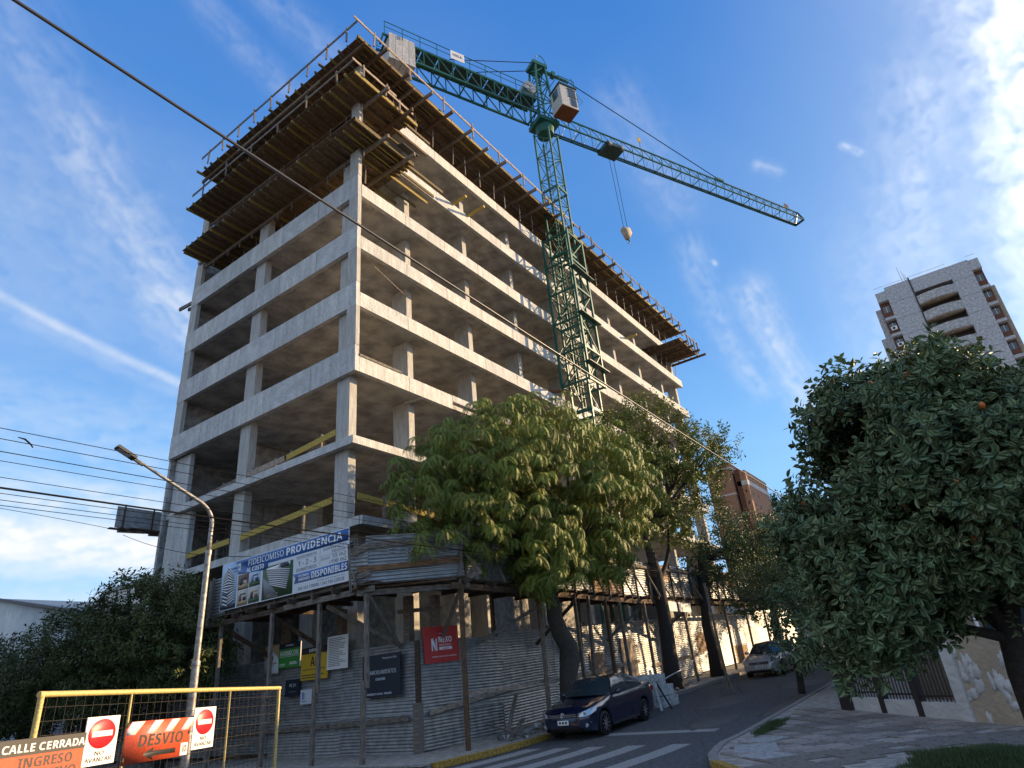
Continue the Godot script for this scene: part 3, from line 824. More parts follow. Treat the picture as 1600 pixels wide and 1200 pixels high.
func make_canopy() -> void:
	var c := thing("pedestrian_canopy", "timber canopy of posts and planks over the pavement round the site", "canopy", Vector3(14, 0, -14))
	var wg: Material = M["wood_grey"]; var wb: Material = M["wood_brown"]; var wd: Material = M["wood_dark"]
	var r := RandomNumberGenerator.new(); r.seed = 12
	# left-hand posts, each standing on the pavement edge
	for q in [[13.1, -14.61, 4.28], [13.12, -16.7, 4.32], [13.08, -19.0, 4.3], [13.1, -21.9, 4.3]]:
		var a := Vector3(q[0], 0, q[1])
		var s := a.lerp(Vector3(q[0] + 0.03, q[2], q[1] + 0.02), 0.42)
		bar(c, "post", a, s + Vector3(0, 0.2, 0), 0.13, 0.1, wg)
		bar(c, "post", s + Vector3(0.02, 0, 0.1), Vector3(q[0] + 0.03, q[2], q[1] + 0.06), 0.12, 0.09, wg)
	# right-hand posts
	for q in [[15.36, 4.32, 0.0], [19.55, 3.9, 0.05], [22.1, 4.33, -0.1], [22.75, 4.3, 0.3], [24.5, 4.2, -0.08], [25.85, 4.2, -0.2], [28.2, 4.3, -0.1], [30.3, 4.4, 0.2], [33.0, 4.5, -0.3], [36.0, 4.6, 0.2], [39.0, 4.7, 0.1], [43.0, 4.8, 0.0], [47.0, 5.0, 0.0]]:
		bar(c, "post", Vector3(q[0], g(q[0]), -12.9), Vector3(q[0] + q[2], q[1] + 0.1, -12.86), 0.12, 0.1, M["wood"] if r.randf() < 0.5 else wb)
	# inner square posts that stand on the hoarding line
	for q in [[15.5, -15.2], [16.25, -14.75], [15.45, -18.3], [15.45, -21.4]]:
		block(c, "inner_post", Vector3(q[0] - 0.12, 0.0, q[1] - 0.12), Vector3(q[0] + 0.12, 4.4, q[1] + 0.12), M["wood"])
	for k in 9: bar(c, "inner_post", Vector3(19.5 + k * 3.1, 0.6, -14.9), Vector3(19.5 + k * 3.1, 4.6, -14.9), 0.12, 0.12, M["wood_brown"])
	bar(c, "tie", Vector3(15.3, 3.95, -15.5), Vector3(16.4, 4.0, -14.6), 0.05, 0.12, wg)
	# edge beams
	bar(c, "edge_beam", Vector3(13.1, 4.38, -14.2), Vector3(13.1, 4.38, -18.3), 0.07, 0.16, wg)
	bar(c, "edge_beam", Vector3(13.14, 4.36, -18.0), Vector3(13.14, 4.36, -22.8), 0.07, 0.16, wd)
	var xe := 15.0
	while xe < 49.0:
		bar(c, "edge_beam", Vector3(xe, 4.36 + maxf(0.0, xe - 27.0) * 0.03, -12.88), Vector3(xe + 4.1, 4.38 + maxf(0.0, xe - 23.0) * 0.03, -12.9), 0.07, 0.18, wb)
		xe += 4.0
	bar(c, "edge_beam", Vector3(12.95, 4.3, -14.75), Vector3(15.7, 4.4, -12.8), 0.07, 0.16, wg)
	# raking braces
	for q in [[13.3, 4.2, -16.5, 15.2, 2.95, -15.3], [13.2, 4.2, -14.5, 15.1, 2.9, -15.2], [13.2, 4.2, -19.0, 15.2, 3.0, -18.5], [13.2, 4.2, -21.8, 15.2, 3.0, -21.4],
			[15.5, 4.3, -13.0, 16.2, 3.1, -14.4], [19.6, 3.9, -13.0, 18.0, 2.9, -14.4], [22.2, 4.2, -12.95, 21.4, 2.8, -14.4], [22.5, 4.3, -12.95, 24.6, 2.6, -14.3], [26.0, 4.2, -12.95, 28.3, 2.6, -14.2], [28.2, 4.2, -13.0, 27.0, 2.9, -14.4], [31.0, 4.4, -12.9, 33.0, 2.9, -14.3], [34.0, 4.4, -12.9, 32.6, 3.2, -14.3]]:
		bar(c, "brace", Vector3(q[0], q[1], q[2]), Vector3(q[3], q[4], q[5]), 0.06, 0.13, wg if r.randf() < 0.6 else wd)
	# bearers across and planks of the deck
	var z := -14.6
	while z > -23.0:
		bar(c, "bearer", Vector3(12.85 + r.randf_range(-0.12, 0.1), 4.5, z), Vector3(15.4, 4.5, z), 0.08, 0.13, wd)
		bar(c, "bearer", Vector3(12.9 + r.randf_range(-0.12, 0.1), 4.5, z - 0.12), Vector3(13.6, 4.5, z - 0.12), 0.06, 0.13, wg)
		z -= 1.05
	for k in 8: bar(c, "deck_plank", Vector3(13.2 + k * 0.28, 4.59, -14.3), Vector3(13.2 + k * 0.28, 4.59, -22.9), 0.26, 0.035, wd)
	var x := 15.4
	while x < 50.0:
		var y := 4.5 + maxf(0.0, x - 27.0) * 0.03
		bar(c, "bearer", Vector3(x, y, -12.55 + r.randf_range(-0.1, 0.15)), Vector3(x, y, -14.9), 0.08, 0.13, wd)
		if x < 30.0 or x > 34.0: bar(c, "deck_board", Vector3(x + 0.7, y + 0.09, -12.9), Vector3(x + 0.7, y + 0.09, -14.9), 1.36, 0.035, wd)
		x += 1.4
	for k in 9: bar(c, "deck_plank", Vector3(13.1 + k * 0.24, 4.585, -14.95 + k * 0.2), Vector3(15.6, 4.585, -14.6 + k * 0.02), 0.24, 0.03, wd)
	# parapet of corrugated sheet: left run, cut corner, right run
	for k in 3:
		var zz := -15.2 - k * 2.55
		part(c, "parapet_sheet", corrugated(2.6, 1.35, 0.11, 0.018, 500 + k), M["zinc"], face_left(13.3, zz - 2.55, 4.62))
	for k in 9:
		bar(c, "parapet_post", Vector3(13.22, 4.4, -15.15 - k * 0.95), Vector3(13.22, 6.02, -15.15 - k * 0.95), 0.05, 0.09, wg)
	block(c, "parapet_post", Vector3(13.06, 4.35, -22.75), Vector3(13.14, 5.9, -22.62), wg)
	var a := Vector3(13.1, 4.62, -15.1); var b := Vector3(15.5, 4.62, -12.9)
	var bx := (b - a).normalized()
	var cut := Transform3D(Basis(bx, Vector3.UP, bx.cross(Vector3.UP)), a)
	var len_ := a.distance_to(b)
	# the cut corner is made of a short first sheet and two long ones, one above the other
	var F0 := F
	F = cut
	part(c, "parapet_sheet", corrugated(0.55, 1.05, 0.11, 0.02, 520), M["zinc"], Transform3D(Basis(Vector3.UP, -0.25), Vector3(-0.1, 0.0, -0.1)))
	part(c, "parapet_sheet", corrugated(len_ - 0.35, 0.72, 0.11, 0.02, 521), M["zinc"], Transform3D(Basis(Vector3(1, 0.03, 0), Vector3.UP, Vector3.BACK), Vector3(0.4, -0.02, 0)))
	part(c, "parapet_sheet", corrugated(len_ - 0.32, 0.78, 0.11, 0.02, 522), M["zinc_b"], Transform3D(Basis(Vector3(1, 0.015, 0), Vector3.UP, Vector3.BACK), Vector3(0.36, 0.62, 0.01)))
	bar(c, "parapet_rail", Vector3(0.0, 1.06, 0.05), Vector3(len_ + 0.05, 1.26, 0.05), 0.04, 0.17, wg, Vector3.UP)
	bar(c, "parapet_rail", Vector3(-0.05, 0.9, 0.08), Vector3(0.4, 1.08, 0.06), 0.04, 0.2, M["wood"], Vector3.UP)
	bar(c, "parapet_rail", Vector3(0.1, 0.40, 0.05), Vector3(len_ + 0.05, 0.56, 0.05), 0.04, 0.17, M["wood_orange"], Vector3.UP)
	bar(c, "parapet_rail", Vector3(0.0, 0.16, 0.08), Vector3(0.5, 0.3, 0.06), 0.04, 0.15, wg, Vector3.UP)
	bar(c, "parapet_post", Vector3(len_ - 0.12, -0.35, 0.12), Vector3(len_ + 0.05, 1.33, 0.08), 0.1, 0.08, wg, Vector3.RIGHT)
	bar(c, "parapet_post", Vector3(-0.05, -0.25, 0.12), Vector3(-0.13, 1.15, 0.1), 0.1, 0.08, wg, Vector3.RIGHT)
	bar(c, "parapet_post", Vector3(0.08, -0.3, 0.16), Vector3(0.02, 0.35, 0.14), 0.1, 0.05, M["wood"], Vector3.RIGHT)
	bar(c, "brace", Vector3(len_ + 0.55, 0.1, 0.12), Vector3(len_ + 0.1, 0.75, 0.1), 0.05, 0.09, M["wood"], Vector3.RIGHT)
	bar(c, "brace", Vector3(len_ + 0.6, 0.12, 0.12), Vector3(len_ - 0.1, -0.12, 0.12), 0.05, 0.1, M["wood"], Vector3.RIGHT)
	words(c, "CARMAU", Vector3(len_ * 0.58, 0.88, 0.045), 1.8, 0.24, M["steel_pale"], false)
	F = F0
	bar(c, "deck_plank", Vector3(12.8, 4.5, -14.6), Vector3(15.5, 4.62, -12.75), 0.25, 0.05, wd)
	bar(c, "deck_plank", Vector3(12.9, 4.42, -14.9), Vector3(15.2, 4.55, -12.9), 0.3, 0.05, wb)
	x = 15.6
	var k := 0
	while x < 49.0:
		var y := 4.62 + maxf(0.0, x - 27.0) * 0.03
		for row in 2:
			var sh := corrugated(2.75, 0.82, 0.11, 0.018, 540 + k * 2 + row)
			part(c, "parapet_sheet", sh, M[["zinc", "zinc_b", "zinc_b", "zinc_rusty"][(k + row * 2) % 4]] if k > 1 else M["zinc_b"], face_right(x, -12.95 + 0.01 * row, y + row * 0.72 + r.randf_range(-0.06, 0.05)))
		for q in 2:
			var px := x + q * 1.35 + r.randf_range(-0.15, 0.15)
			bar(c, "parapet_post", Vector3(px, y - 0.3, -12.88), Vector3(px + r.randf_range(-0.08, 0.08), y + r.randf_range(1.4, 1.8), -12.88), 0.09, 0.06, wg if r.randf() < 0.5 else wd, Vector3.RIGHT)
			bar(c, "brace", Vector3(px + 0.05, y - 0.1, -12.45), Vector3(px + 0.02, y + 0.9, -12.86), 0.07, 0.05, wg, Vector3.RIGHT)
		bar(c, "parapet_rail", Vector3(x, y + 1.32, -12.86), Vector3(x + 2.75, y + 1.36, -12.86), 0.04, 0.12, wg)
		x += 2.7
		k += 1
	# pale plastic sheet hung over the parapet between the second and third trees
	var st := thing("plastic_sheet", "white plastic sheeting sagging under the canopy between two street trees", "sheeting", Vector3(33, 4.6, -12.8))
	for q in [[30.6, 31.8], [32.1, 33.6]]:
		block(st, "sheet_panel", Vector3(q[0], 4.05, -12.84), Vector3(q[1], 4.5, -12.8), M["white"])

# ---------------------------------------------------------------- banner and trade signs
func lines_of(o: Node3D, x0: float, y0: float, w: float, n: int, dy: float, hgt: float, m: Material, z: float, seed_: int) -> void:
	# rows of print too small to read
	var r := RandomNumberGenerator.new(); r.seed = seed_
	for i in n:
		var ww := w * r.randf_range(0.55, 1.0)
		box(o, "print_line", Vector3(x0 + ww / 2, y0 - i * dy, z), Vector3(ww, hgt, 0.004), m)

func stripes_tower(o: Node3D, pts: Array, n: int, dark: Material, pale: Material, z: float) -> void:
	# printed picture of a slab block: quad pts (bl, br, tr, tl), n storeys of pale and dark bands
	for i in n:
		for s in 2:
			var t0 := (i + s * 0.5) / n; var t1 := (i + s * 0.5 + 0.5) / n
			var q := PackedVector2Array([pts[0].lerp(pts[3], t0), pts[1].lerp(pts[2], t0), pts[1].lerp(pts[2], t1), pts[0].lerp(pts[3], t1)])
			part(o, "printed_picture", plate(q, 0.004 + 0.002 * s), pale if s else dark, Transform3D(Basis(), Vector3(0, 0, z)))

func make_banner() -> void:
	F = Transform3D(Basis(Vector3(0, 0, 1), Vector3(-0.02, 1, 0), Vector3(-1, 0, 0)).orthonormalized(), Vector3(13.06, 4.74, -21.95))
	# 6.75 m by 1.62 m, origin at the lower left corner
	var b := thing("advertising_banner", "long blue and white banner reading FIDEICOMISO PROVIDENCIA on the canopy edge", "banner", Vector3(0, 0, 0))
	var W := 6.72; var H := 1.6
	box(b, "canvas", Vector3(W / 2, H / 2, -0.015), Vector3(W, H, 0.03), M["banner_white"])
	var ink: Material = M["ink_blue"]; var wh: Material = M["sign_white"]; var dk: Material = M["ink_grey"]
	part(b, "printed_field", plate(PackedVector2Array([Vector2(0.98, 1.1), Vector2(2.7, 1.0), Vector2(2.7, 1.2), Vector2(W - 0.02, 1.2), Vector2(W - 0.02, H - 0.03), Vector2(0.85, H - 0.03), Vector2(0.85, 1.48), Vector2(1.12, 1.48), Vector2(1.12, 1.22), Vector2(0.98, 1.22)]), 0.004), ink)
	part(b, "printed_field", plate(PackedVector2Array([Vector2(0.02, 0.02), Vector2(0.95, 0.02), Vector2(0.95, H - 0.02), Vector2(0.02, H - 0.02)]), 0.002), M["banner_sky"])
	words(b, "FIDEICOMISO", Vector3(2.55, 1.40, 0.006), 1.95, 0.20, wh, false)
	words(b, "PROVIDENCIA", Vector3(5.05, 1.40, 0.006), 2.75, 0.235, wh, true)
	words(b, "AL COSTO", Vector3(1.98, 1.16, 0.006), 0.98, 0.15, wh, true)
	words(b, "Providencia II", Vector3(0.80, 1.36, 0.008), 0.52, 0.09, ink, true)
	words(b, "fideicomiso", Vector3(0.80, 1.25, 0.008), 0.4, 0.06, dk, false)
	# picture of the finished block on the left
	stripes_tower(b, [Vector2(0.10, 0.62), Vector2(0.40, 0.50), Vector2(0.40, 1.48), Vector2(0.14, 1.22)], 9, M["ink_dark"], wh, 0.004)
	stripes_tower(b, [Vector2(0.40, 0.50), Vector2(0.82, 0.62), Vector2(0.76, 1.14), Vector2(0.40, 1.48)], 9, M["ink_dark"], wh, 0.004)
	stripes_tower(b, [Vector2(0.14, 0.2), Vector2(0.44, 0.12), Vector2(0.42, 0.48), Vector2(0.12, 0.58)], 3, wh, M["ink_dark"], 0.004)
	stripes_tower(b, [Vector2(0.44, 0.12), Vector2(0.84, 0.26), Vector2(0.82, 0.60), Vector2(0.42, 0.48)], 4, M["ink_dark"], wh, 0.004)
	part(b, "printed_picture", plate(rect(0.9, 0.14, 0.48, 0.1), 0.006), M["ink_dark"])
	# four room pictures
	for q in [[1.02, 0.56, 0.62, 0.5, 0], [1.68, 0.56, 0.62, 0.5, 1], [1.02, 0.03, 0.62, 0.5, 2], [1.68, 0.03, 0.62, 0.5, 3]]:
		var cx: float = q[0] + q[2] / 2; var cy: float = q[1] + q[3] / 2
		part(b, "printed_picture", plate(rect(q[2], q[3], cx, cy), 0.004), M[["ink_brown", "banner_sky", "ink_cream", "ink_cream"][q[4]]])
		part(b, "printed_picture", plate(rect(q[2] * 0.96, q[3] * 0.3, cx, q[1] + q[3] * 0.2), 0.006), M[["ink_tan", "ink_green", "ink_tan", "ink_green"][q[4]]])
		part(b, "printed_picture", plate(rect(q[2] * 0.22, q[3] * 0.4, cx - q[2] * 0.2, cy), 0.008), M[["ink_dark", "ink_grey", "ink_brown", "ink_dark"][q[4]]])
		part(b, "printed_picture", plate(rect(q[2] * 0.3, q[3] * 0.24, cx + q[2] * 0.2, cy - 0.03), 0.008), M[["ink_cream", "ink_dark", "ink_dark", "ink_brown"][q[4]]])
		part(b, "printed_picture", plate(rect(q[2] * 0.5, q[3] * 0.1, cx + 0.03, q[1] + q[3] * 0.74), 0.007), M[["ink_dark", "ink_brown", "ink_green", "ink_tan"][q[4]]])
	# aerial picture of the block
	part(b, "printed_picture", plate(rect(1.62, 1.06, 3.24, 0.56), 0.004), M["ink_green"])
	part(b, "printed_picture", plate(PackedVector2Array([Vector2(2.45, 0.75), Vector2(2.75, 0.6), Vector2(3.3, 0.1), Vector2(2.6, 0.05)]), 0.006), M["ink_grey"])
	part(b, "printed_picture", plate(PackedVector2Array([Vector2(2.6, 1.02), Vector2(3.9, 1.08), Vector2(3.9, 0.98), Vector2(3.5, 0.9)]), 0.006), wh)
	stripes_tower(b, [Vector2(2.86, 0.44), Vector2(3.72, 0.20), Vector2(3.9, 0.84), Vector2(2.62, 1.02)], 10, M["ink_dark"], wh, 0.006)
	part(b, "printed_picture", plate(PackedVector2Array([Vector2(3.3, 1.0), Vector2(3.5, 0.92), Vector2(3.85, 0.96), Vector2(3.8, 1.06), Vector2(3.45, 1.07)]), 0.012), M["ink_dark"])
	part(b, "printed_picture", plate(rect(0.55, 0.12, 3.0, 0.12), 0.006), M["ink_cream"])
	# offers
	words(b, "DEPARTAMENTOS", Vector3(4.72, 1.10, 0.002), 1.0, 0.075, dk)
	words(b, "1 - 2 - 3", Vector3(4.75, 0.90, 0.002), 0.9, 0.17, dk)
	words(b, "DORMITORIOS", Vector3(4.72, 0.70, 0.002), 1.0, 0.105, dk)
	words(b, "SUPERFICIES", Vector3(6.08, 1.12, 0.002), 1.1, 0.085, dk)
	words(b, "PROPIA", Vector3(6.25, 1.0, 0.002), 0.62, 0.085, dk)
	words(b, "DESDE", Vector3(5.65, 0.84, 0.002), 0.42, 0.08, dk, false)
	words(b, "55 m2", Vector3(6.28, 0.86, 0.002), 0.62, 0.12, dk)
	words(b, "A", Vector3(5.85, 0.69, 0.002), 0.07, 0.08, dk, false)
	words(b, "190 m2", Vector3(6.26, 0.70, 0.002), 0.72, 0.12, dk)
	box(b, "print_line", Vector3(5.38, 0.92, 0.001), Vector3(0.012, 0.5, 0.004), dk)
	box(b, "print_line", Vector3(5.9, 0.935, 0.001), Vector3(1.1, 0.008, 0.004), dk)
	box(b, "print_line", Vector3(4.72, 1.03, 0.001), Vector3(1.1, 0.008, 0.004), dk)
	part(b, "printed_field", plate(PackedVector2Array([Vector2(4.12, 0.30), Vector2(W - 0.02, 0.30), Vector2(W - 0.02, 0.60), Vector2(4.05, 0.60), Vector2(4.2, 0.45)]), 0.004), ink)
	words(b, "ÚLTIMAS", Vector3(4.6, 0.515, 0.006), 0.5, 0.09, wh)
	words(b, "UNIDADES", Vector3(4.63, 0.395, 0.006), 0.56, 0.085, wh)
	words(b, "DISPONIBLES", Vector3(5.82, 0.45, 0.006), 1.66, 0.20, wh)
	words(b, "Consultas sobre el proyecto y obras", Vector3(5.9, 0.225, 0.002), 1.3, 0.05, dk, false)
	words(b, "343 155 178080 / 343 156 228528", Vector3(5.42, 0.115, 0.002), 2.2, 0.10, dk)
	F = Transform3D()

func sign_board(label: String, frame: Transform3D, w: float, h: float, m: Material, group := "trade signs on the hoarding") -> Node3D:
	F = frame
	var s := thing("sign", label, "sign", Vector3.ZERO, group)
	box(s, "board", Vector3(w / 2, h / 2, -0.012), Vector3(w, h, 0.024), m)
	return s

func make_signs() -> void:
	var wh: Material = M["sign_white"]; var dk: Material = M["ink_dark"]
	var s := sign_board("tan and white sign with a house shape, leftmost on the dark hoarding", face_left(14.98, -21.92, 2.63), 0.84, 0.95, M["ink_tan"])
	part(s, "house_shape", plate(PackedVector2Array([Vector2(0, 0), Vector2(0.84, 0), Vector2(0.84, 0.46), Vector2(0.48, 0.74), Vector2(0.2, 0.5), Vector2(0, 0.44)]), 0.004), M["banner_white"])
	words(s, "INMOBILIARIA", Vector3(0.48, 0.34, 0.006), 0.5, 0.06, M["ink_brown"])
	lines_of(s, 0.3, 0.26, 0.36, 1, 0.05, 0.02, M["ink_grey"], 0.006, 1)
	s = sign_board("green sign lettered HORMICON with a dark blue top band", face_left(14.96, -21.06, 2.76), 1.2, 0.8, M["sign_green"])
	box(s, "header", Vector3(0.6, 0.71, 0.003), Vector3(1.2, 0.18, 0.006), M["sign_navy"])
	words(s, "Hormigón", Vector3(0.6, 0.72, 0.008), 0.42, 0.07, wh)
	words(s, "HORMICON", Vector3(0.58, 0.47, 0.004), 1.0, 0.16, wh)
	box(s, "print_line", Vector3(0.6, 0.36, 0.002), Vector3(1.1, 0.012, 0.006), wh)
	lines_of(s, 0.06, 0.13, 0.38, 2, 0.05, 0.02, wh, 0.002, 2)
	lines_of(s, 0.62, 0.16, 0.48, 2, 0.05, 0.03, wh, 0.002, 3)
	box(s, "edge_strip", Vector3(1.21, 0.4, 0.0), Vector3(0.03, 0.8, 0.03), wh)
	s = sign_board("yellow sign with black letters AP and a black top band", face_left(14.97, -19.8, 2.28), 1.38, 1.0, M["sign_yellow"])
	box(s, "header", Vector3(0.69, 0.91, 0.003), Vector3(1.38, 0.2, 0.006), M["black"])
	words(s, "EMPRESA", Vector3(0.72, 0.91, 0.008), 0.62, 0.10, wh)
	words(s, "AP", Vector3(0.70, 0.56, 0.003), 0.42, 0.3, M["black"])
	words(s, "ingeniería y construcciones", Vector3(0.69, 0.32, 0.003), 1.15, 0.08, M["ink_dark"], false)
	lines_of(s, 0.06, 0.15, 1.2, 2, 0.08, 0.03, M["ink_dark"], 0.003, 4)
	s = sign_board("white notice sheet full of grey print beside the yellow sign", face_left(14.95, -18.44, 2.5), 1.02, 1.02, wh)
	lines_of(s, 0.08, 0.94, 0.85, 17, 0.052, 0.022, M["ink_grey"], 0.002, 5)
	s = sign_board("large navy square sign lettered RC AMOBLAMIENTOS near the hoarding corner", face_left(14.96, -16.72, 1.55), 1.66, 1.2, M["sign_navy"])
	words(s, "RC|AMOBLAMIENTOS", Vector3(0.78, 0.68, 0.003), 1.4, 0.16, M["banner_white"], false)
	words(s, "SIGNATURE", Vector3(0.8, 0.5, 0.003), 0.42, 0.07, M["banner_white"])
	words(s, "Proveemos en Obra", Vector3(1.2, 1.08, 0.003), 0.6, 0.06, M["banner_white"], false)
	words(s, "AV. RAMÍREZ Y LA PAZ - PARANÁ", Vector3(0.68, 0.1, 0.003), 1.2, 0.07, M["banner_white"])
	s = sign_board("small navy sign with thin letters RCA low on the dark hoarding", face_left(14.98, -20.62, 1.84), 0.74, 0.52, M["sign_navy"])
	words(s, "RC|A", Vector3(0.4, 0.33, 0.003), 0.34, 0.13, M["banner_white"], false)
	lines_of(s, 0.2, 0.14, 0.4, 1, 0.05, 0.02, M["ink_grey"], 0.003, 6)
	s = sign_board("small white sign with a blue letter B low on the dark hoarding", face_left(14.98, -19.78, 1.56), 0.62, 0.44, M["banner_white"])
	words(s, "B", Vector3(0.16, 0.25, 0.003), 0.13, 0.2, M["ink_blue"])
	words(s, "CERÁMICAS", Vector3(0.2, 0.09, 0.003), 0.28, 0.05, M["ink_blue"], false)
	# red sign on the sunny side
	s = sign_board("red square sign lettered NEXO on the pale hoarding", Transform3D(Basis.from_euler(Vector3(0, 0, 0.045)), Vector3(15.36, 2.32, -14.42)), 1.62, 1.05, M["nexo_red"])
	words(s, "NEXO", Vector3(0.98, 0.66, 0.003), 0.62, 0.17, wh)
	words(s, "ABERTURAS", Vector3(0.96, 0.5, 0.003), 0.56, 0.05, wh, false)
	box(s, "print_band", Vector3(0.98, 0.40, 0.002), Vector3(0.6, 0.08, 0.008), wh)
	words(s, "PARANÁ", Vector3(0.98, 0.40, 0.008), 0.3, 0.045, M["nexo_red"])
	words(s, "aberturas", Vector3(0.84, 0.84, 0.003), 0.3, 0.035, wh, false)
	words(s, "materiales para tu obra, www.nexo", Vector3(0.9, 0.17, 0.003), 1.15, 0.055, wh, false)
	for q in [[0.36, 0.52, 0.0], [0.56, 0.52, 0.0]]: box(s, "emblem", Vector3(q[0], q[1], 0.003), Vector3(0.05, 0.36, 0.008), wh)
	part(s, "emblem", plate(PackedVector2Array([Vector2(0.34, 0.68), Vector2(0.43, 0.72), Vector2(0.58, 0.38), Vector2(0.49, 0.33)]), 0.006), wh)
	F = Transform3D()

# ---------------------------------------------------------------- tower crane
func lattice_face(o: Node3D, a: Vector3, b: Vector3, a2: Vector3, b2: Vector3, n: int, r: float, m: Material, flip: bool) -> void:
	# zigzag and rungs between two chords a-b and a2-b2
	for i in n:
		var p := a.lerp(b, float(i) / n); var q := a2.lerp(b2, float(i) / n)
		var p1 := a.lerp(b, float(i + 1) / n); var q1 := a2.lerp(b2, float(i + 1) / n)
		bar(o, "brace", p if (i % 2 == 0) == flip else q, q1 if (i % 2 == 0) == flip else p1, r, r, m)
		if i % 2 == 0: bar(o, "brace", p, q, r, r, m)

func make_crane() -> void:
	var at := Vector3(31.5, g(31.5), -15.9)
	var c := thing("tower_crane", "green lattice tower crane with white cabin rising before the building", "crane", at)
	var gm: Material = M["crane_green"]
	var mast := Node3D.new(); mast.name = "mast"
	put(mast, c, Transform3D(Basis(), at))
	var h := 0.62
	var top := 38.0
	for s in [[-h, -h], [h, -h], [h, h], [-h, h]]:
		bar(mast, "leg", at + Vector3(s[0], 0, s[1]), Vector3(at.x + s[0], top, at.z + s[1]), 0.115, 0.115, gm, Vector3(1, 0, 0))
	var cs := [Vector3(-h, 0, -h), Vector3(h, 0, -h), Vector3(h, 0, h), Vector3(-h, 0, h)]
	for f in 4:
		var a: Vector3 = cs[f]; var b: Vector3 = cs[(f + 1) % 4]
		var y := 11.0
		var i := 0
		while y < top - 0.6:
			var step := 1.12
			var lo := Vector3(at.x, y, at.z)
			bar(mast, "brace", lo + (a if i % 2 == f % 2 else b), lo + Vector3(0, step, 0) + (b if i % 2 == f % 2 else a), 0.045, 0.045, gm)
			if i % 2 == 0: bar(mast, "rung", lo + a, lo + b, 0.045, 0.045, gm)
			if i % 5 == 4: bar(mast, "collar", lo + a * 1.04 + Vector3(0, 0.1, 0), lo + b * 1.04 + Vector3(0, 0.1, 0), 0.1, 0.16, gm)
			y += step
			i += 1
	var lad := Vector3(at.x + 0.2, 0, at.z - 0.25)
	for s in [-0.18, 0.18]: bar(mast, "ladder_rail", lad + Vector3(s, 11.0, 0), lad + Vector3(s, top, 0), 0.04, 0.04, gm, Vector3(0, 0, 1))
	var y := 11.2
	while y < top: 
		bar(mast, "ladder_rung", lad + Vector3(-0.18, y, 0), lad + Vector3(0.18, y, 0), 0.03, 0.03, gm)
		y += 0.7
	# climbing frame round the mast between the fourth and seventh floors
	var cage := Node3D.new(); cage.name = "climbing_frame"
	put(cage, c, Transform3D(Basis(), at))
	var k := 0.95
	var ks := [Vector3(-k, 0, -k), Vector3(k, 0, -k), Vector3(k, 0, k), Vector3(-k, 0, k)]
	for f in 4:
		bar(cage, "leg", Vector3(at.x, 17.2, at.z) + ks[f], Vector3(at.x, 28.2, at.z) + ks[f], 0.14, 0.14, gm, Vector3(1, 0, 0))
		for i in 6:
			var lo := Vector3(at.x, 17.3 + i * 2.15, at.z)
			var a: Vector3 = ks[f]; var b: Vector3 = ks[(f + 1) % 4]
			bar(cage, "frame_bar", lo + a, lo + b, 0.11, 0.11, gm)
			if i < 5: bar(cage, "frame_brace", lo + (a if i % 2 else b), lo + Vector3(0, 2.15, 0) + (b if i % 2 else a), 0.06, 0.06, gm)
	for i in 3:
		bar(cage, "platform", Vector3(at.x - 1.25, 18.3 + i * 3.4, at.z + 1.1), Vector3(at.x + 1.25, 18.3 + i * 3.4, at.z + 1.1), 0.4, 0.05, M["crane_dark"])
	for s in [-0.5, 0.5]: bar(c, "wall_tie", Vector3(at.x + s * 1.6, 17.0, at.z - 0.6), Vector3(at.x + s * 4.0, 16.85, BZ - 0.1), 0.14, 0.14, M["rust"])
	# slewing ring, tower head, jib: all in a frame turned with the jib
	F = Transform3D(Basis(Vector3(0.9085, 0, 0.418), Vector3.UP, Vector3(-0.418, 0, 0.9085)).orthonormalized(), Vector3(at.x, 0, at.z))
	tube(c, "slewing_ring", Vector3(0, 38.0, 0), Vector3(0, 38.74, 0), 0.62, 0.72, gm, 16)
	box(c, "turntable", Vector3(0, 38.92, 0), Vector3(1.75, 0.36, 1.6), gm)
	var head := Node3D.new(); head.name = "tower_head"
	put(head, c, Transform3D(Basis(), Vector3(0, 39.2, 0)))
	var hb := [Vector3(-0.75, 39.2, -0.6), Vector3(0.75, 39.2, -0.6), Vector3(0.75, 39.2, 0.6), Vector3(-0.75, 39.2, 0.6)]
	var ht := [Vector3(-0.3, 45.2, -0.45), Vector3(0.55, 45.2, -0.45), Vector3(0.55, 45.2, 0.45), Vector3(-0.3, 45.2, 0.45)]
	for f in 4:
		bar(head, "leg", hb[f], ht[f], 0.13, 0.13, gm, Vector3(1, 0, 0))
		lattice_face(head, hb[f], ht[f], hb[(f + 1) % 4], ht[(f + 1) % 4], 6, 0.06, gm, f % 2 == 0)
	box(head, "sheave_block", Vector3(0.1, 45.25, 0), Vector3(1.3, 0.35, 1.1), gm)
	var hoop := PackedVector3Array(); var hr := PackedFloat32Array()
	for i in 11:
		var t := PI * i / 10.0
		hoop.append(Vector3(0.35 + 0.55 * cos(t), 45.3 + 1.25 * sin(t), 0.3)); hr.append(0.03)
	part(head, "hoop", sweep(hoop, hr, 6), gm)
	tube(head, "cathead_arm", Vector3(0.5, 45.3, 0), Vector3(3.1, 45.25, 0), 0.16, 0.12, gm, 8)
	box(head, "arm_sheave", Vector3(1.6, 45.3, 0), Vector3(0.3, 0.5, 0.4), gm)
	tube(head, "arm_strut", Vector3(3.0, 45.1, 0.5), Vector3(3.0, 42.0, 0.9), 0.03, 0.03, gm, 6)
	# cabin beside the jib root
	var cab := Node3D.new(); cab.name = "cabin"
	put(cab, c, Transform3D(Basis(), Vector3(0.9, 39.2, 1.45)))
	box(cab, "cabin_shell", Vector3(0.95, 40.15, 1.6), Vector3(1.45, 2.1, 1.25), M["cabin_white"])
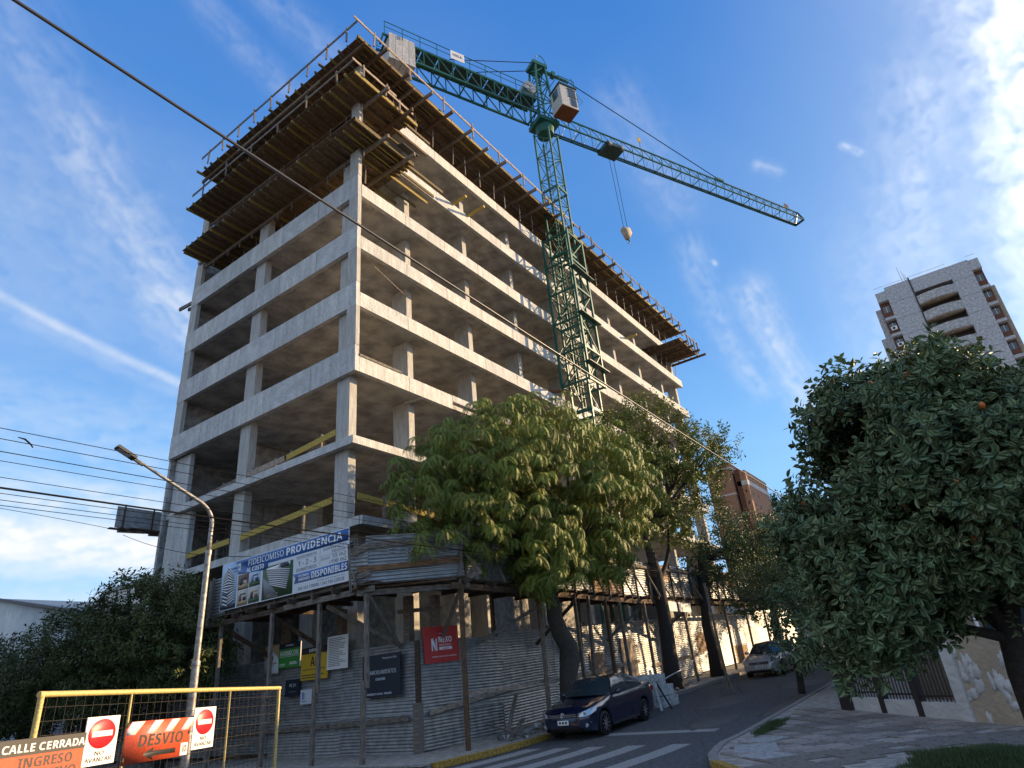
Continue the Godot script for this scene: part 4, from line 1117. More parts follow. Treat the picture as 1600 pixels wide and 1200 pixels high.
	box(cab, "cabin_floor", Vector3(0.95, 39.06, 1.6), Vector3(1.47, 0.08, 1.27), M["rust"])
	box(cab, "cabin_roof", Vector3(0.95, 41.28, 1.6), Vector3(1.6, 0.12, 1.4), M["crane_dark"])
	box(cab, "window", Vector3(1.25, 40.6, 2.235), Vector3(0.62, 0.8, 0.03), M["glass_dark"])
	box(cab, "window", Vector3(1.30, 39.68, 2.235), Vector3(0.5, 0.75, 0.03), M["glass_dark"])
	box(cab, "window", Vector3(0.215, 40.65, 1.55), Vector3(0.03, 0.8, 0.62), M["glass_dark"])
	for q in [[1.25, 41.02], [1.25, 40.18]]: box(cab, "window_frame", Vector3(q[0], q[1], 2.245), Vector3(0.72, 0.05, 0.04), M["charcoal"])
	for s in [0.3, 0.95, 1.65]: bar(cab, "roof_rail", Vector3(s, 41.3, 2.2), Vector3(s, 42.1, 2.2), 0.035, 0.035, gm, Vector3(1, 0, 0))
	bar(cab, "roof_rail", Vector3(0.25, 42.1, 2.2), Vector3(1.7, 42.1, 2.2), 0.035, 0.035, gm)
	bar(cab, "roof_rail", Vector3(0.25, 42.1, 2.2), Vector3(0.25, 42.1, 0.7), 0.035, 0.035, gm)
	bar(cab, "shade_frame", Vector3(1.7, 40.9, 2.2), Vector3(2.2, 40.2, 2.2), 0.025, 0.025, gm)
	bar(cab, "shade_frame", Vector3(1.7, 39.6, 2.2), Vector3(2.2, 40.2, 2.2), 0.025, 0.025, gm)
	bar(c, "hoist_motor", Vector3(-1.3, 41.2, -0.45), Vector3(-1.3, 41.2, 0.55), 1.0, 0.95, M["crane_dark"])
	tube(c, "hoist_drum", Vector3(-1.25, 41.9, -0.5), Vector3(-1.25, 41.9, 0.6), 0.55, 0.55, M["zinc_b"], 14)
	# jib: two lower chords and one upper
	var jib := Node3D.new(); jib.name = "jib"
	put(jib, c, Transform3D(Basis(), Vector3(0.8, 39.0, 0)))
	var ja := [Vector3(0.8, 39.05, -0.55), Vector3(0.8, 39.05, 0.55), Vector3(0.8, 40.75, 0)]
	var je := [Vector3(29.2, 39.35, -0.5), Vector3(29.2, 39.35, 0.5), Vector3(29.5, 40.65, 0)]
	for i in 3: bar(jib, "chord", ja[i], je[i], 0.10, 0.10, gm)
	bar(jib, "trolley_rail", ja[0] + Vector3(0, 0.12, 0.1), je[0] + Vector3(0, 0.1, 0.1), 0.1, 0.1, M["crane_dark"])
	var n := 27
	for i in n:
		var t0 := float(i) / n; var tm := (i + 0.5) / n; var t1 := float(i + 1) / n
		for s in 2:
			bar(jib, "brace", ja[s].lerp(je[s], t0), ja[2].lerp(je[2], tm), 0.036, 0.036, gm)
			bar(jib, "brace", ja[2].lerp(je[2], tm), ja[s].lerp(je[s], t1), 0.036, 0.036, gm)
		if i % 2 == 0: bar(jib, "rung", ja[0].lerp(je[0], t0), ja[1].lerp(je[1], t0), 0.05, 0.05, gm)
	bar(jib, "end_frame", je[0] + Vector3(0.1, 0, 0), je[1] + Vector3(0.1, 0, 0), 0.16, 0.16, M["crane_dark"])
	bar(jib, "end_frame", je[1] + Vector3(0.1, 0, 0), je[2], 0.12, 0.12, M["crane_dark"])
	bar(jib, "end_frame", je[0] + Vector3(0.1, 0, 0), je[2], 0.12, 0.12, M["crane_dark"])
	box(jib, "tip_plate", Vector3(28.4, 41.25, -0.2), Vector3(0.55, 0.5, 0.03), M["rust"])
	bar(jib, "tip_post", Vector3(28.3, 40.6, -0.2), Vector3(28.2, 41.4, -0.2), 0.04, 0.04, M["crane_dark"])
	box(jib, "lamp_plate", Vector3(9.8, 41.8, 0.0), Vector3(0.3, 0.5, 0.05), M["sign_yellow"])
	bar(jib, "lamp_post", Vector3(9.7, 40.7, 0), Vector3(9.8, 41.8, 0), 0.03, 0.03, gm)
	# counter-jib with walkway and railing
	var cj := Node3D.new(); cj.name = "counter_jib"
	put(cj, c, Transform3D(Basis(), Vector3(-0.9, 39.5, 0)))
	var ends := [[-0.9, 39.3], [-12.7, 39.75]]
	for s in [-0.62, 0.62]:
		bar(cj, "chord", Vector3(-0.9, 40.75, s), Vector3(-12.75, 41.0, s), 0.10, 0.17, gm)
		bar(cj, "chord", Vector3(-0.9, 39.3, s), Vector3(-10.4, 39.5, s), 0.12, 0.16, gm)
		for i in 9:
			var x0 := -1.2 - i * 1.08
			bar(cj, "brace", Vector3(x0, 39.35 + i * 0.02, s), Vector3(x0, 40.75 + i * 0.02, s), 0.06, 0.06, gm, Vector3(1, 0, 0))
			bar(cj, "brace", Vector3(x0, 39.35 + i * 0.02, s), Vector3(x0 - 1.08, 40.75 + i * 0.02, s), 0.06, 0.06, gm)
		bar(cj, "hand_rail", Vector3(-1.2, 41.75, s * 1.25), Vector3(-12.7, 42.1, s * 1.25), 0.04, 0.04, gm)
		bar(cj, "hand_rail", Vector3(-1.2, 41.25, s * 1.25), Vector3(-12.7, 41.6, s * 1.25), 0.03, 0.03, gm)
		for i in 10: bar(cj, "rail_post", Vector3(-1.4 - i * 1.25, 40.8 + i * 0.02, s * 1.25), Vector3(-1.4 - i * 1.25, 41.75 + i * 0.035, s * 1.25), 0.04, 0.04, gm, Vector3(1, 0, 0))
	for i in 9: box(cj, "walkway_grating", Vector3(-1.6 - i * 1.28, 40.9 + i * 0.025, 0), Vector3(1.2, 0.05, 1.15), M["crane_dark"])
	for i in 6: bar(cj, "cross_bar", Vector3(-1.0 - i * 1.9, 39.35 + i * 0.03, -0.62), Vector3(-1.0 - i * 1.9, 39.35 + i * 0.03, 0.62), 0.08, 0.08, gm)
	for s in [-0.62, 0.62]: bar(cj, "tail_strut", Vector3(-12.7, 41.0, s), Vector3(-12.9, 39.9, s), 0.12, 0.12, M["crane_dark"], Vector3(1, 0, 0))
	for i in 4: box(cj, "counterweight", Vector3(-12.1 + i * 0.46, 40.1 - 0.02 * i, 0), Vector3(0.44, 2.4, 1.45), M[["concrete_b", "concrete", "concrete_c", "concrete_b"][i]])
	box(cj, "plate_sign", Vector3(-7.35, 41.55, 0.80), Vector3(1.05, 0.82, 0.03), M["sign_white"])
	words(cj, "HRSA", Vector3(-7.35, 41.58, 0.818), 0.72, 0.26, M["ink_brown"], true, -0.1)
	# pendant ropes
	tube(c, "pendant_rope", Vector3(3.1, 45.3, 0), Vector3(18.6, 40.95, 0), 0.035, 0.035, M["cable"], 6)
	box(c, "pendant_anchor", Vector3(18.9, 40.85, 0), Vector3(1.0, 0.22, 0.2), gm)
	for s in [-0.4, 0.4]: tube(c, "pendant_rope", Vector3(-0.4, 45.2, s), Vector3(-7.9, 41.2, s * 1.5), 0.03, 0.03, M["cable"], 6)
	# trolley, ropes, hook block
	box(c, "trolley", Vector3(6.3, 39.1, 0), Vector3(1.7, 0.35, 1.35), M["crane_dark"])
	for s in [-0.6, 0.6]: tube(c, "trolley_wheel", Vector3(6.3 + s, 39.0, 0.6), Vector3(6.3 + s, 39.0, 0.78), 0.16, 0.16, M["zinc_b"], 10)
	for s in [-0.22, 0.22]: tube(c, "hoist_rope", Vector3(6.15 + s, 39.0, 0), Vector3(6.15 + s * 0.8, 31.1, 0), 0.018, 0.018, M["cable"], 5)
	part(c, "hook_block", plate(PackedVector2Array([Vector2(-0.42, 0.35), Vector2(-0.38, 0.6), Vector2(0.3, 0.7), Vector2(0.42, 0.3), Vector2(0.12, -0.35), Vector2(-0.1, -0.35)]), 0.3), M["render_beige"], Transform3D(Basis(), Vector3(6.15, 30.65, -0.15)))
	var hook := PackedVector3Array(); var rr := PackedFloat32Array()
	for i in 8:
		var t := -0.5 + 4.2 * i / 7.0
		hook.append(Vector3(6.15 + 0.16 * sin(t), 30.1 + 0.16 * cos(t), 0)); rr.append(0.05 - 0.004 * i)
	part(c, "hook", sweep(hook, rr, 6), M["crane_dark"])
	F = Transform3D()

# ---------------------------------------------------------------- street furniture, wires, barrier
func make_lamp() -> void:
	var at := Vector3(7.36, -0.12, -13.0)
	var l := thing("street_lamp", "pale steel street lamp with long curved arm before the dark tree", "street lamp", at)
	tube(l, "pole", at, at + Vector3(0, 2.6, 0), 0.075, 0.07, M["steel_pale"], 14)
	tube(l, "pole", at + Vector3(0, 2.6, 0), at + Vector3(0, 4.75, 0), 0.058, 0.055, M["steel_pale"], 14)
	tube(l, "collar", at + Vector3(0, 2.55, 0), at + Vector3(0, 2.63, 0), 0.08, 0.078, M["steel_pale"], 14)
	tube(l, "collar", at + Vector3(0, 4.68, 0), at + Vector3(0, 4.78, 0), 0.063, 0.062, M["steel_pale"], 14)
	var pts := PackedVector3Array([at + Vector3(0, 4.75, 0), at + Vector3(0, 5.35, 0)]); var rr := PackedFloat32Array([0.045, 0.044])
	for i in 9:
		var t := i / 8.0 * 1.12
		pts.append(at + Vector3(-(1.0 - cos(t)) * 0.72, 5.35 + sin(t) * 0.52, 0)); rr.append(0.043 - 0.0006 * i)
	var e: Vector3 = pts[pts.size() - 1]
	var tip := Vector3(5.55, 6.33, at.z)
	for i in 5: 
		pts.append(e.lerp(tip, (i + 1) / 5.0)); rr.append(0.036 - 0.002 * i)
	part(l, "arm", sweep(pts, rr, 10), M["steel_pale"])
	var d := (tip - e).normalized()
	var hd := bar(l, "lamp_head", tip + d * -0.05, tip + d * 0.36, 0.19, 0.055, M["charcoal"])
	bar(hd, "lens", tip + d * 0.06 + Vector3(-0.01, -0.034, 0), tip + d * 0.32 + Vector3(-0.01, -0.034, 0), 0.13, 0.014, M["lamp_glass"])
	bar(l, "bracket", tip - d * 0.24 + Vector3(0, -0.03, 0), tip - d * 0.03 + Vector3(0, -0.024, 0), 0.05, 0.036, M["charcoal"])
	block(l, "footing", at + Vector3(-0.25, -0.02, -0.25), at + Vector3(0.25, 0.16, 0.25), M["concrete_b"])

func wire(label: String, a: Vector3, b: Vector3, sag: float, r: float, m: Material, group := "overhead wires") -> void:
	var pts := PackedVector3Array(); var rr := PackedFloat32Array()
	for i in 25:
		var t := i / 24.0
		pts.append(a.lerp(b, t) - Vector3(0, 4.0 * sag * t * (1.0 - t), 0)); rr.append(r)
	var o := part(self, "overhead_wire", sweep(pts, rr, 5), m)
	tag(o, label, "wire", group)

func make_wires() -> void:
	wire("thick black cable crossing the whole picture in front of the building and crane", Vector3(-6.0, 9.12, -6.7), Vector3(62.0, 9.7, -7.6), 0.35, 0.024, M["cable_sheen"])
	var ws := [[6.15, 6.35, 0.0, 0.007, "topmost thin wire left of the lowest full spandrel"], [6.0, 6.18, 0.02, 0.007, "second thin wire from the top left of the building"],
		[5.87, 6.02, 0.1, 0.008, "third thin wire from the top with a short loose end left of the lamp"], [5.72, 5.93, 0.12, 0.006, "fourth thin wire from the top passing just under the lamp head"],
		[5.5, 5.62, 0.14, 0.006, "thin wire just above the thick bundled black cable at the left"], [5.33, 5.52, 0.16, 0.018, "thick bundled black cable passing low across the street lamp pole"],
		[5.27, 5.44, 0.18, 0.006, "thin wire hugging the underside of the thick bundled cable"], [5.18, 5.34, 0.19, 0.006, "thin wire second below the thick bundled cable"], [5.08, 5.27, 0.18, 0.006, "lowest of the thin wires under the thick bundled cable"]]
	for i in ws.size():
		var q = ws[i]
		wire(q[4], Vector3(-8.0, q[0] - 0.1, -12.3 - 0.02 * i), Vector3(30.0, q[1] + 0.3, -12.42 - 0.02 * i), q[2] + 0.12, q[3], M["cable"])
	wire("thin wire running from the left edge down to the catch tray", Vector3(-4.0, 10.2, -33.0), Vector3(14.0, 10.0, -33.2), -0.35, 0.012, M["cable"])
	wire("thin wire sagging from the catch tray down towards the hoarding", Vector3(14.0, 9.6, -32.4), Vector3(14.6, 6.6, -20.0), 0.5, 0.012, M["cable"])
	var bits := thing("loose_wire_end", "short curled wire end hanging in the air at the far left", "wire", Vector3(3.6, 5.95, -12.34))
	part(bits, "loose_end", sweep(PackedVector3Array([Vector3(3.42, 6.03, -12.34), Vector3(3.52, 6.02, -12.34), Vector3(3.62, 5.95, -12.34), Vector3(3.66, 5.9, -12.34)]), PackedFloat32Array([0.008, 0.016, 0.014, 0.01]), 5), M["cable"])

func make_barrier() -> void:
	var P := Vector3(3.59, -0.12, -9.74); var Q := Vector3(8.75, -0.12, -12.25)
	var ux := (Q - P); ux.y = 0
	var W := ux.length(); ux = ux.normalized()
	F = Transform3D(Basis(ux, Vector3.UP, ux.cross(Vector3.UP)), P)
	var b := thing("road_barrier", "yellow framed mesh barrier closing the left-hand street", "barrier", Vector3.ZERO)
	var m: Material = M["barrier_yellow"]
	var hl := 2.07; var hr := 2.02
	var x1 := W * 0.27; var x2 := W * 0.70
	for q in [[0.0, hl, 0.036], [x1, 2.05, 0.018], [x2, 2.03, 0.018], [W, hr, 0.033]]: tube(b, "upright", Vector3(q[0], 0.05, 0), Vector3(q[0], q[1], 0), q[2], q[2], m, 10)
	tube(b, "top_rail", Vector3(-0.04, hl, 0), Vector3(W + 0.04, hr, 0), 0.036, 0.034, m, 10)
	tube(b, "bottom_rail", Vector3(0, 0.12, 0), Vector3(W, 0.12, 0), 0.03, 0.03, m, 10)
	for q in [0.6, W - 0.6]: bar(b, "foot", Vector3(q, 0.03, -0.45), Vector3(q, 0.03, 0.45), 0.08, 0.06, m)
	for y in 12:
		tube(b, "mesh_wire", Vector3(0, 0.22 + y * 0.155, 0.012), Vector3(W, 0.22 + y * 0.15, 0.012), 0.0026, 0.0026, M["wire"], 4)
	for i in 38:
		var x := (i + 0.5) * W / 38.0
		tube(b, "mesh_wire", Vector3(x, 0.12, 0.016), Vector3(x, lerpf(hl, hr, x / W) + 0.03, 0.02), 0.0026, 0.0026, M["wire"], 4)
	var F0 := F
	var wh: Material = M["sign_white"]; var bk: Material = M["charcoal"]
	# two no-entry signs
	for q in [[0.74, 1.20, 0.58, 0.57, "no entry sign lettered NO AVANZAR left of the orange DESVIO board"], [2.98, 1.18, 0.575, 0.60, "no entry sign lettered NO AVANZAR right of the orange DESVIO board"]]:
		F = F0 * Transform3D(Basis(), Vector3(q[0], q[1], 0.06))
		var s := thing("no_entry_sign", q[4], "sign", Vector3.ZERO, "no entry signs on the barrier")
		box(s, "board", Vector3(q[2] / 2, q[3] / 2, -0.008), Vector3(q[2], q[3], 0.012), wh)
		var ring := PackedVector2Array()
		for k in 36: ring.append(Vector2(q[2] / 2 + cos(TAU * k / 36) * q[2] * 0.41, q[3] * 0.64 + sin(TAU * k / 36) * q[3] * 0.305))
		part(s, "red_disc", plate(ring, 0.003), M["sign_red"])
		box(s, "white_bar", Vector3(q[2] / 2, q[3] * 0.64, 0.004), Vector3(q[2] * 0.62, q[3] * 0.115, 0.004), wh)
		words(s, "NO", Vector3(q[2] / 2, q[3] * 0.245, 0.001), q[2] * 0.27, q[3] * 0.085, bk, false)
		words(s, "AVANZAR", Vector3(q[2] / 2, q[3] * 0.115, 0.001), q[2] * 0.80, q[3] * 0.085, bk, false)
	# orange detour board
	F = F0 * Transform3D(Basis.from_euler(Vector3(0, 0, -0.012)), Vector3(1.48, 1.14, 0.05))
	var d := thing("detour_sign", "orange board lettered DESVIO with a black arrow pointing left", "sign", Vector3.ZERO)
	var w := 1.44; var h := 0.53
	part(d, "board", plate(PackedVector2Array([Vector2(0, 0), Vector2(w - 0.14, 0.0), Vector2(w - 0.02, 0.06), Vector2(w, h), Vector2(0.1, h), Vector2(0.0, h - 0.09)]), 0.012), M["sign_orange"], Transform3D(Basis(), Vector3(0, 0, -0.012)))
	for k in 4:
		var x := 0.02 + k * 0.39
		part(d, "white_stripe", plate(PackedVector2Array([Vector2(x, h - 0.17), Vector2(x + 0.17, h - 0.17), Vector2(x + 0.35, h - 0.005), Vector2(x + 0.18 if k else x + 0.08, h - 0.005), Vector2(x if k else 0.02, h - 0.10 if k == 0 else h - 0.17)]) if k == 0 else PackedVector2Array([Vector2(x, h - 0.17), Vector2(x + 0.19, h - 0.17), Vector2(x + 0.36, h - 0.005), Vector2(x + 0.17, h - 0.005)]), 0.003), wh)
	words(d, "DESVIO", Vector3(0.78, 0.275, 0.001), 0.98, 0.15, M["black"], true, 0.12)
	part(d, "black_arrow", plate(PackedVector2Array([Vector2(0.40, 0.095), Vector2(0.62, 0.015), Vector2(0.61, 0.065), Vector2(1.12, 0.065), Vector2(1.12, 0.13), Vector2(0.61, 0.13), Vector2(0.62, 0.178)]), 0.003), M["black"])
	box(d, "white_tag", Vector3(w - 0.115, 0.095, 0.002), Vector3(0.17, 0.17, 0.004), wh)
	words(d, "IO", Vector3(w - 0.11, 0.10, 0.005), 0.1, 0.09, M["black"], true)
	for q in [[0.02, 0.5], [0.02, 0.06], [w - 0.04, 0.32]]: box(d, "cable_tie", Vector3(q[0], q[1], 0.004), Vector3(0.03, 0.05, 0.01), M["black"])
	# road closed board on its own stand in front
	F = Transform3D(Basis.from_euler(Vector3(0, 0.40, 0)), Vector3(2.72, -0.12, -9.72))
	F = F0 * Transform3D(Basis(), Vector3(-0.54, 0.62, 0.10))
	var c := thing("road_closed_sign", "red board with black header lettered CALLE CERRADA at the lower left corner", "sign", Vector3.ZERO)
	w = 1.25; h = 0.98
	box(c, "board", Vector3(w / 2, h / 2, -0.01), Vector3(w, h, 0.02), M["sign_orange"])
	box(c, "header", Vector3(w / 2, h - 0.085, 0.002), Vector3(w, 0.17, 0.004), M["charcoal"])
	words(c, "CALLE CERRADA", Vector3(w / 2 + 0.02, h - 0.095, 0.005), w * 0.95, 0.085, wh, true)
	words(c, "INGRESO", Vector3(w * 0.55, h - 0.25, 0.001), w * 0.62, 0.105, M["charcoal"], true)
	words(c, "EXCLUSIVO", Vector3(w * 0.53, h - 0.39, 0.001), w * 0.80, 0.105, M["charcoal"], true)
	words(c, "VECINOS", Vector3(w * 0.62, h - 0.53, 0.001), w * 0.70, 0.105, M["charcoal"], true)
	for x in [0.25, w - 0.25]: bar(c, "leg", Vector3(x, -0.62, -0.03), Vector3(x, 0.3, -0.03), 0.04, 0.04, M["charcoal"], Vector3.RIGHT)
	F = Transform3D()

func make_site_clutter() -> void:
	# white timber trestle and blocks behind the blue car
	var t := thing("road_trestle", "white board trestle standing in the gutter behind the blue car", "trestle", Vector3(23.5, g(23.5) - 0.12, -10.9))
	var y := g(23.5) - 0.12
	for k in 4: bar(t, "board", Vector3(22.9, y + 0.28 + k * 0.25, -11.6), Vector3(22.9, y + 0.28 + k * 0.25, -10.5), 0.03, 0.22, M["white"])
	bar(t, "leg", Vector3(22.85, y, -10.45), Vector3(22.95, y + 1.3, -10.7), 0.09, 0.05, M["white"])
	bar(t, "leg", Vector3(23.5, y, -10.35), Vector3(22.98, y + 1.2, -10.7), 0.06, 0.04, M["charcoal"])
	bar(t, "leg", Vector3(23.5, y, -11.6), Vector3(22.98, y + 1.2, -11.5), 0.06, 0.04, M["charcoal"])
	var b := thing("block_pile", "small pile of whitish concrete blocks at the kerb beside the trestle", "blocks", Vector3(24.6, y, -11.2))
	for q in [[24.3, 0.2, -11.3], [24.32, 0.6, -11.3], [24.9, 0.22, -11.2], [24.35, 0.98, -11.35], [24.85, 0.6, -11.3]]:
		box(b, "block", Vector3(q[0], y + q[1], q[2]), Vector3(0.55, 0.36, 0.9), M["white"], Basis(Vector3.UP, 0.05 * q[1]))
	# leaning timber pole with splayed foot, holding the tape
	var p := thing("timber_pole", "leaning timber pole on splayed feet standing in the roadway", "pole", Vector3(27.2, g(27.2) - 0.12, -9.45))
	var py := g(27.2) - 0.12
	bar(p, "pole", Vector3(27.2, py + 0.25, -9.45), Vector3(27.3, py + 4.2, -9.6), 0.08, 0.08, M["wood"], Vector3.RIGHT)
	for q in [[0.35, 0.3], [-0.3, 0.25], [0.05, -0.4], [-0.2, -0.3]]: bar(p, "foot", Vector3(27.2 + q[0], py + 0.02, -9.45 + q[1]), Vector3(27.2, py + 0.75, -9.46), 0.05, 0.05, M["wood_grey"])
	var tape := part(self, "warning_tape", sweep(PackedVector3Array([Vector3(24.4, g(24.4) + 0.9, -11.6), Vector3(25.6, g(25.6) + 0.35, -12.1), Vector3(26.6, g(26.6) + 0.62, -11.9), Vector3(28.5, g(28.5) + 0.9, -11.6), Vector3(32.0, g(32.0) + 1.2, -12.2)]), PackedFloat32Array([0.025, 0.025, 0.025, 0.025, 0.025]), 4), M["white"])
	tag(tape, "white plastic tape strung low along the kerb towards the second slim tree", "tape")
	var st := thing("rubble_heap", "heap of broken concrete and soil beside the front of the blue car", "rubble", Vector3(18.2, 0.1, -12.9))
	var r := RandomNumberGenerator.new(); r.seed = 61
	for i in 46:
		var s := r.randf_range(0.07, 0.24)
		var px := r.randf_range(17.0, 20.0) if i < 30 else r.randf_range(24.5, 33.0)
		box(st, "rubble_piece", Vector3(px, g(px) + s * 0.3, r.randf_range(-13.6, -12.3)), Vector3(s, s * 0.6, s * 0.8), M[["concrete_b", "soil", "kerb"][i % 3]], Basis.from_euler(Vector3(r.randf() * 2.0, r.randf() * 3.0, r.randf())))
	for q in [[16.9, 0.12, -12.6, 19.2, 0.5, -13.7], [17.6, 0.2, -13.2, 19.6, 1.25, -14.2], [18.4, 0.25, -12.5, 20.0, 0.3, -13.6], [16.2, 0.62, -13.0, 17.5, 0.1, -12.5]]: bar(st, "loose_board", Vector3(q[0], q[1], q[2]), Vector3(q[3], q[4], q[5]), 0.13, 0.03, M["wood_grey"])
	for i in 3: bar(st, "loose_board", Vector3(15.5 + i * 0.1, 1.4 - i * 0.4, -13.1), Vector3(20.5 + i * 0.3, 1.55 - i * 0.5, -13.0), 0.03, 0.1, M["wood_pale"]) if i == 0 else null

# ---------------------------------------------------------------- cars
func lerp_tab(tab: Array, x: float) -> float:
	for i in tab.size() - 1:
		if x <= tab[i + 1][0]: 
			var t: float = (x - tab[i][0]) / (tab[i + 1][0] - tab[i][0])
			return lerpf(tab[i][1], tab[i + 1][1], clampf(t * t * (3.0 - 2.0 * t) * 0.5 + t * 0.5, 0.0, 1.0))
	return tab[tab.size() - 1][1]

func make_car(label: String, paint: String, at: Vector3, hatch: bool) -> void:
	# local frame: x runs from the nose backwards, z to the car's left as seen in the photograph
	var slope := atan(0.05)
	F = Transform3D(Basis(Vector3.BACK, slope), at)
	var car := thing("parked_car", label, "car", Vector3.ZERO, "cars parked along the kerb")
	var pm: Material = M[paint]
	var LEN := 4.64
	var top := [[0.0, 0.60], [0.08, 0.70], [0.3, 0.80], [0.9, 0.90], [1.45, 0.985], [2.0, 0.985], [3.0, 1.005], [3.6, 1.03], [4.1, 1.07], [4.5, 1.05], [4.58, 0.98], [4.64, 0.82]]
	var wid := [[0.0, 0.52], [0.06, 0.66], [0.2, 0.78], [0.5, 0.855], [1.0, 0.885], [2.3, 0.89], [3.6, 0.885], [4.2, 0.85], [4.5, 0.78], [4.6, 0.70], [4.64, 0.62]]
	var low := [[0.0, 0.34], [0.1, 0.24], [0.4, 0.19], [4.1, 0.20], [4.5, 0.27], [4.64, 0.40]]
	var axles := [0.88, 3.53]
	var st := st_new()
	st.set_smooth_group(0)
	var n := 92
	var rows := []
	for i in n + 1:
		var x := LEN * i / n
		var w := lerp_tab(wid, x); var t := lerp_tab(top, x); var b := lerp_tab(low, x)
		var arch := 0.0
		for ax in axles:
			var dd: float = absf(x - ax)
			if dd < 0.385: arch = maxf(arch, 0.315 + sqrt(0.385 * 0.385 - dd * dd))
		var e := maxf(b, arch)
		var flare := 0.012 if arch > 0.32 else 0.0
		var hoodness := clampf((1.5 - x) / 0.5, 0.0, 1.0) + clampf((x - 3.9) / 0.4, 0.0, 1.0)
		var crown := lerpf(0.0, 0.035, minf(hoodness, 1.0))
		var half := [Vector3(x, e, w * 0.965 + flare), Vector3(x, maxf(e + 0.01, lerpf(b, t, 0.32)), w * 0.99 + flare), Vector3(x, maxf(e + 0.02, lerpf(b, t, 0.58)), w + flare * 0.5), Vector3(x, maxf(e + 0.03, lerpf(b, t, 0.80)), w * 0.985), Vector3(x, maxf(e + 0.04, t - 0.035), w * 0.95), Vector3(x, t, w * 0.88), Vector3(x, t + crown * 0.7, w * 0.5), Vector3(x, t + crown, 0)]
		var row := half.duplicate()
		for k in range(half.size() - 2, -1, -1): row.append(Vector3(half[k].x, half[k].y, -half[k].z))
		rows.append(row)
	for i in n:
		for k in rows[0].size() - 1:
			quad(st, rows[i][k], rows[i][k + 1], rows[i + 1][k + 1], rows[i + 1][k])
	for i in [0, n]:
		var row: Array = rows[i]
		for k in range(1, row.size() - 1):
			var tri := [row[0], row[k + 1], row[k]] if i == 0 else [row[0], row[k], row[k + 1]]
			for v in tri: st.add_vertex(v)
	st.index(); st.generate_normals()
	var body := part(car, "body", st.commit(), pm)
	box(car, "underbody", Vector3(2.3, 0.36, 0), Vector3(4.2, 0.3, 1.36), M["black"])
	# glasshouse: roof panel, pillars and panes between the belt line and the roof line
	var x_roof0 := 2.02; var x_roof1 := 3.35 if not hatch else 3.9
	var x_b0 := 1.22; var x_b1 := 4.05 if not hatch else 4.45
	var ry := 1.44; var by := 0.985
	var side := func(s: float, u: float, v: float) -> Vector3:   # u along the car, v from belt to roof
		var bx := lerpf(x_b0 + 0.28, x_b1 - 0.22, u); var rx := lerpf(x_roof0, x_roof1, u)
		var bulge := 4.0 * v * (1.0 - v) * 0.03
		var ryy := ry - 0.05 * pow(absf(u - 0.42) * 2.0, 2.2)
		return Vector3(lerpf(bx, rx, v), lerpf(by + 0.03 * u, ryy, v), s * (lerpf(0.80, 0.60, v) + bulge))
	for s in [-1.0, 1.0]:
		var cuts := [0.0, 0.065, 0.47, 0.515, 0.86, 1.0]
		for c in 5:
			var sm := st_new(); sm.set_smooth_group(0)
			for iu in 6:
				for iv in 6:
					var u0 := lerpf(cuts[c], cuts[c + 1], iu / 6.0); var u1 := lerpf(cuts[c], cuts[c + 1], (iu + 1) / 6.0)
					var a: Vector3 = side.call(s, u0, iv / 6.0); var b: Vector3 = side.call(s, u1, iv / 6.0)
					var d: Vector3 = side.call(s, u1, (iv + 1) / 6.0); var e: Vector3 = side.call(s, u0, (iv + 1) / 6.0)
					if s > 0: quad(sm, a, e, d, b)
					else: quad(sm, a, b, d, e)
			sm.index(); sm.generate_normals()
			part(car, ["pillar", "side_window", "pillar", "side_window", "pillar"][c], sm.commit(), M["glass_dark"] if c % 2 else pm)
		bar(car, "window_trim", side.call(s, 0.03, 0.02) + Vector3(0, 0, s * 0.006), side.call(s, 0.97, 0.02) + Vector3(0, 0, s * 0.006), 0.012, 0.025, M["charcoal"])
		bar(car, "window_trim", side.call(s, 0.05, 0.985) + Vector3(0, 0, s * 0.006), side.call(s, 0.9, 0.985) + Vector3(0, 0.012, s * 0.006), 0.012, 0.02, M["charcoal"])
	for f in 3:
		var sm := st_new(); sm.set_smooth_group(0)
		for iu in 8:
			for iv in 6:
				var q := []
				for o in [[iu, iv], [iu + 1, iv], [iu + 1, iv + 1], [iu, iv + 1]]:
					var zz: float = o[0] / 8.0 * 2.0 - 1.0; var v: float = o[1] / 6.0
					var cr := 1.0 - zz * zz
					if f == 0: q.append(Vector3(lerpf(x_b0 + 0.28 * zz * zz, x_roof0 - 0.04 * cr, v), lerpf(by + 0.035 * cr, ry - 0.05 * 0.68 + 0.055 * cr, v) + 0.03 * sin(PI * v), zz * lerpf(0.80, 0.60, v)))
					elif f == 1: q.append(Vector3(lerpf(x_roof0 - 0.04 * cr, x_roof1 + 0.04 * cr, v), ry - 0.05 * pow(absf(v - 0.42) * 2.0, 2.2) + 0.055 * cr, zz * 0.60))
					else: q.append(Vector3(lerpf(x_roof1 + 0.04 * cr, x_b1 - 0.22 * zz * zz, v), lerpf(ry - 0.069 + 0.055 * cr, by + 0.03 + 0.04 * cr, v) + 0.025 * sin(PI * v), zz * lerpf(0.60, 0.80, v)))
				quad(sm, q[0], q[3], q[2], q[1])
		sm.index(); sm.generate_normals()
		part(car, ["windscreen", "roof", "rear_window"][f], sm.commit(), pm if f == 1 else M["glass_dark"])
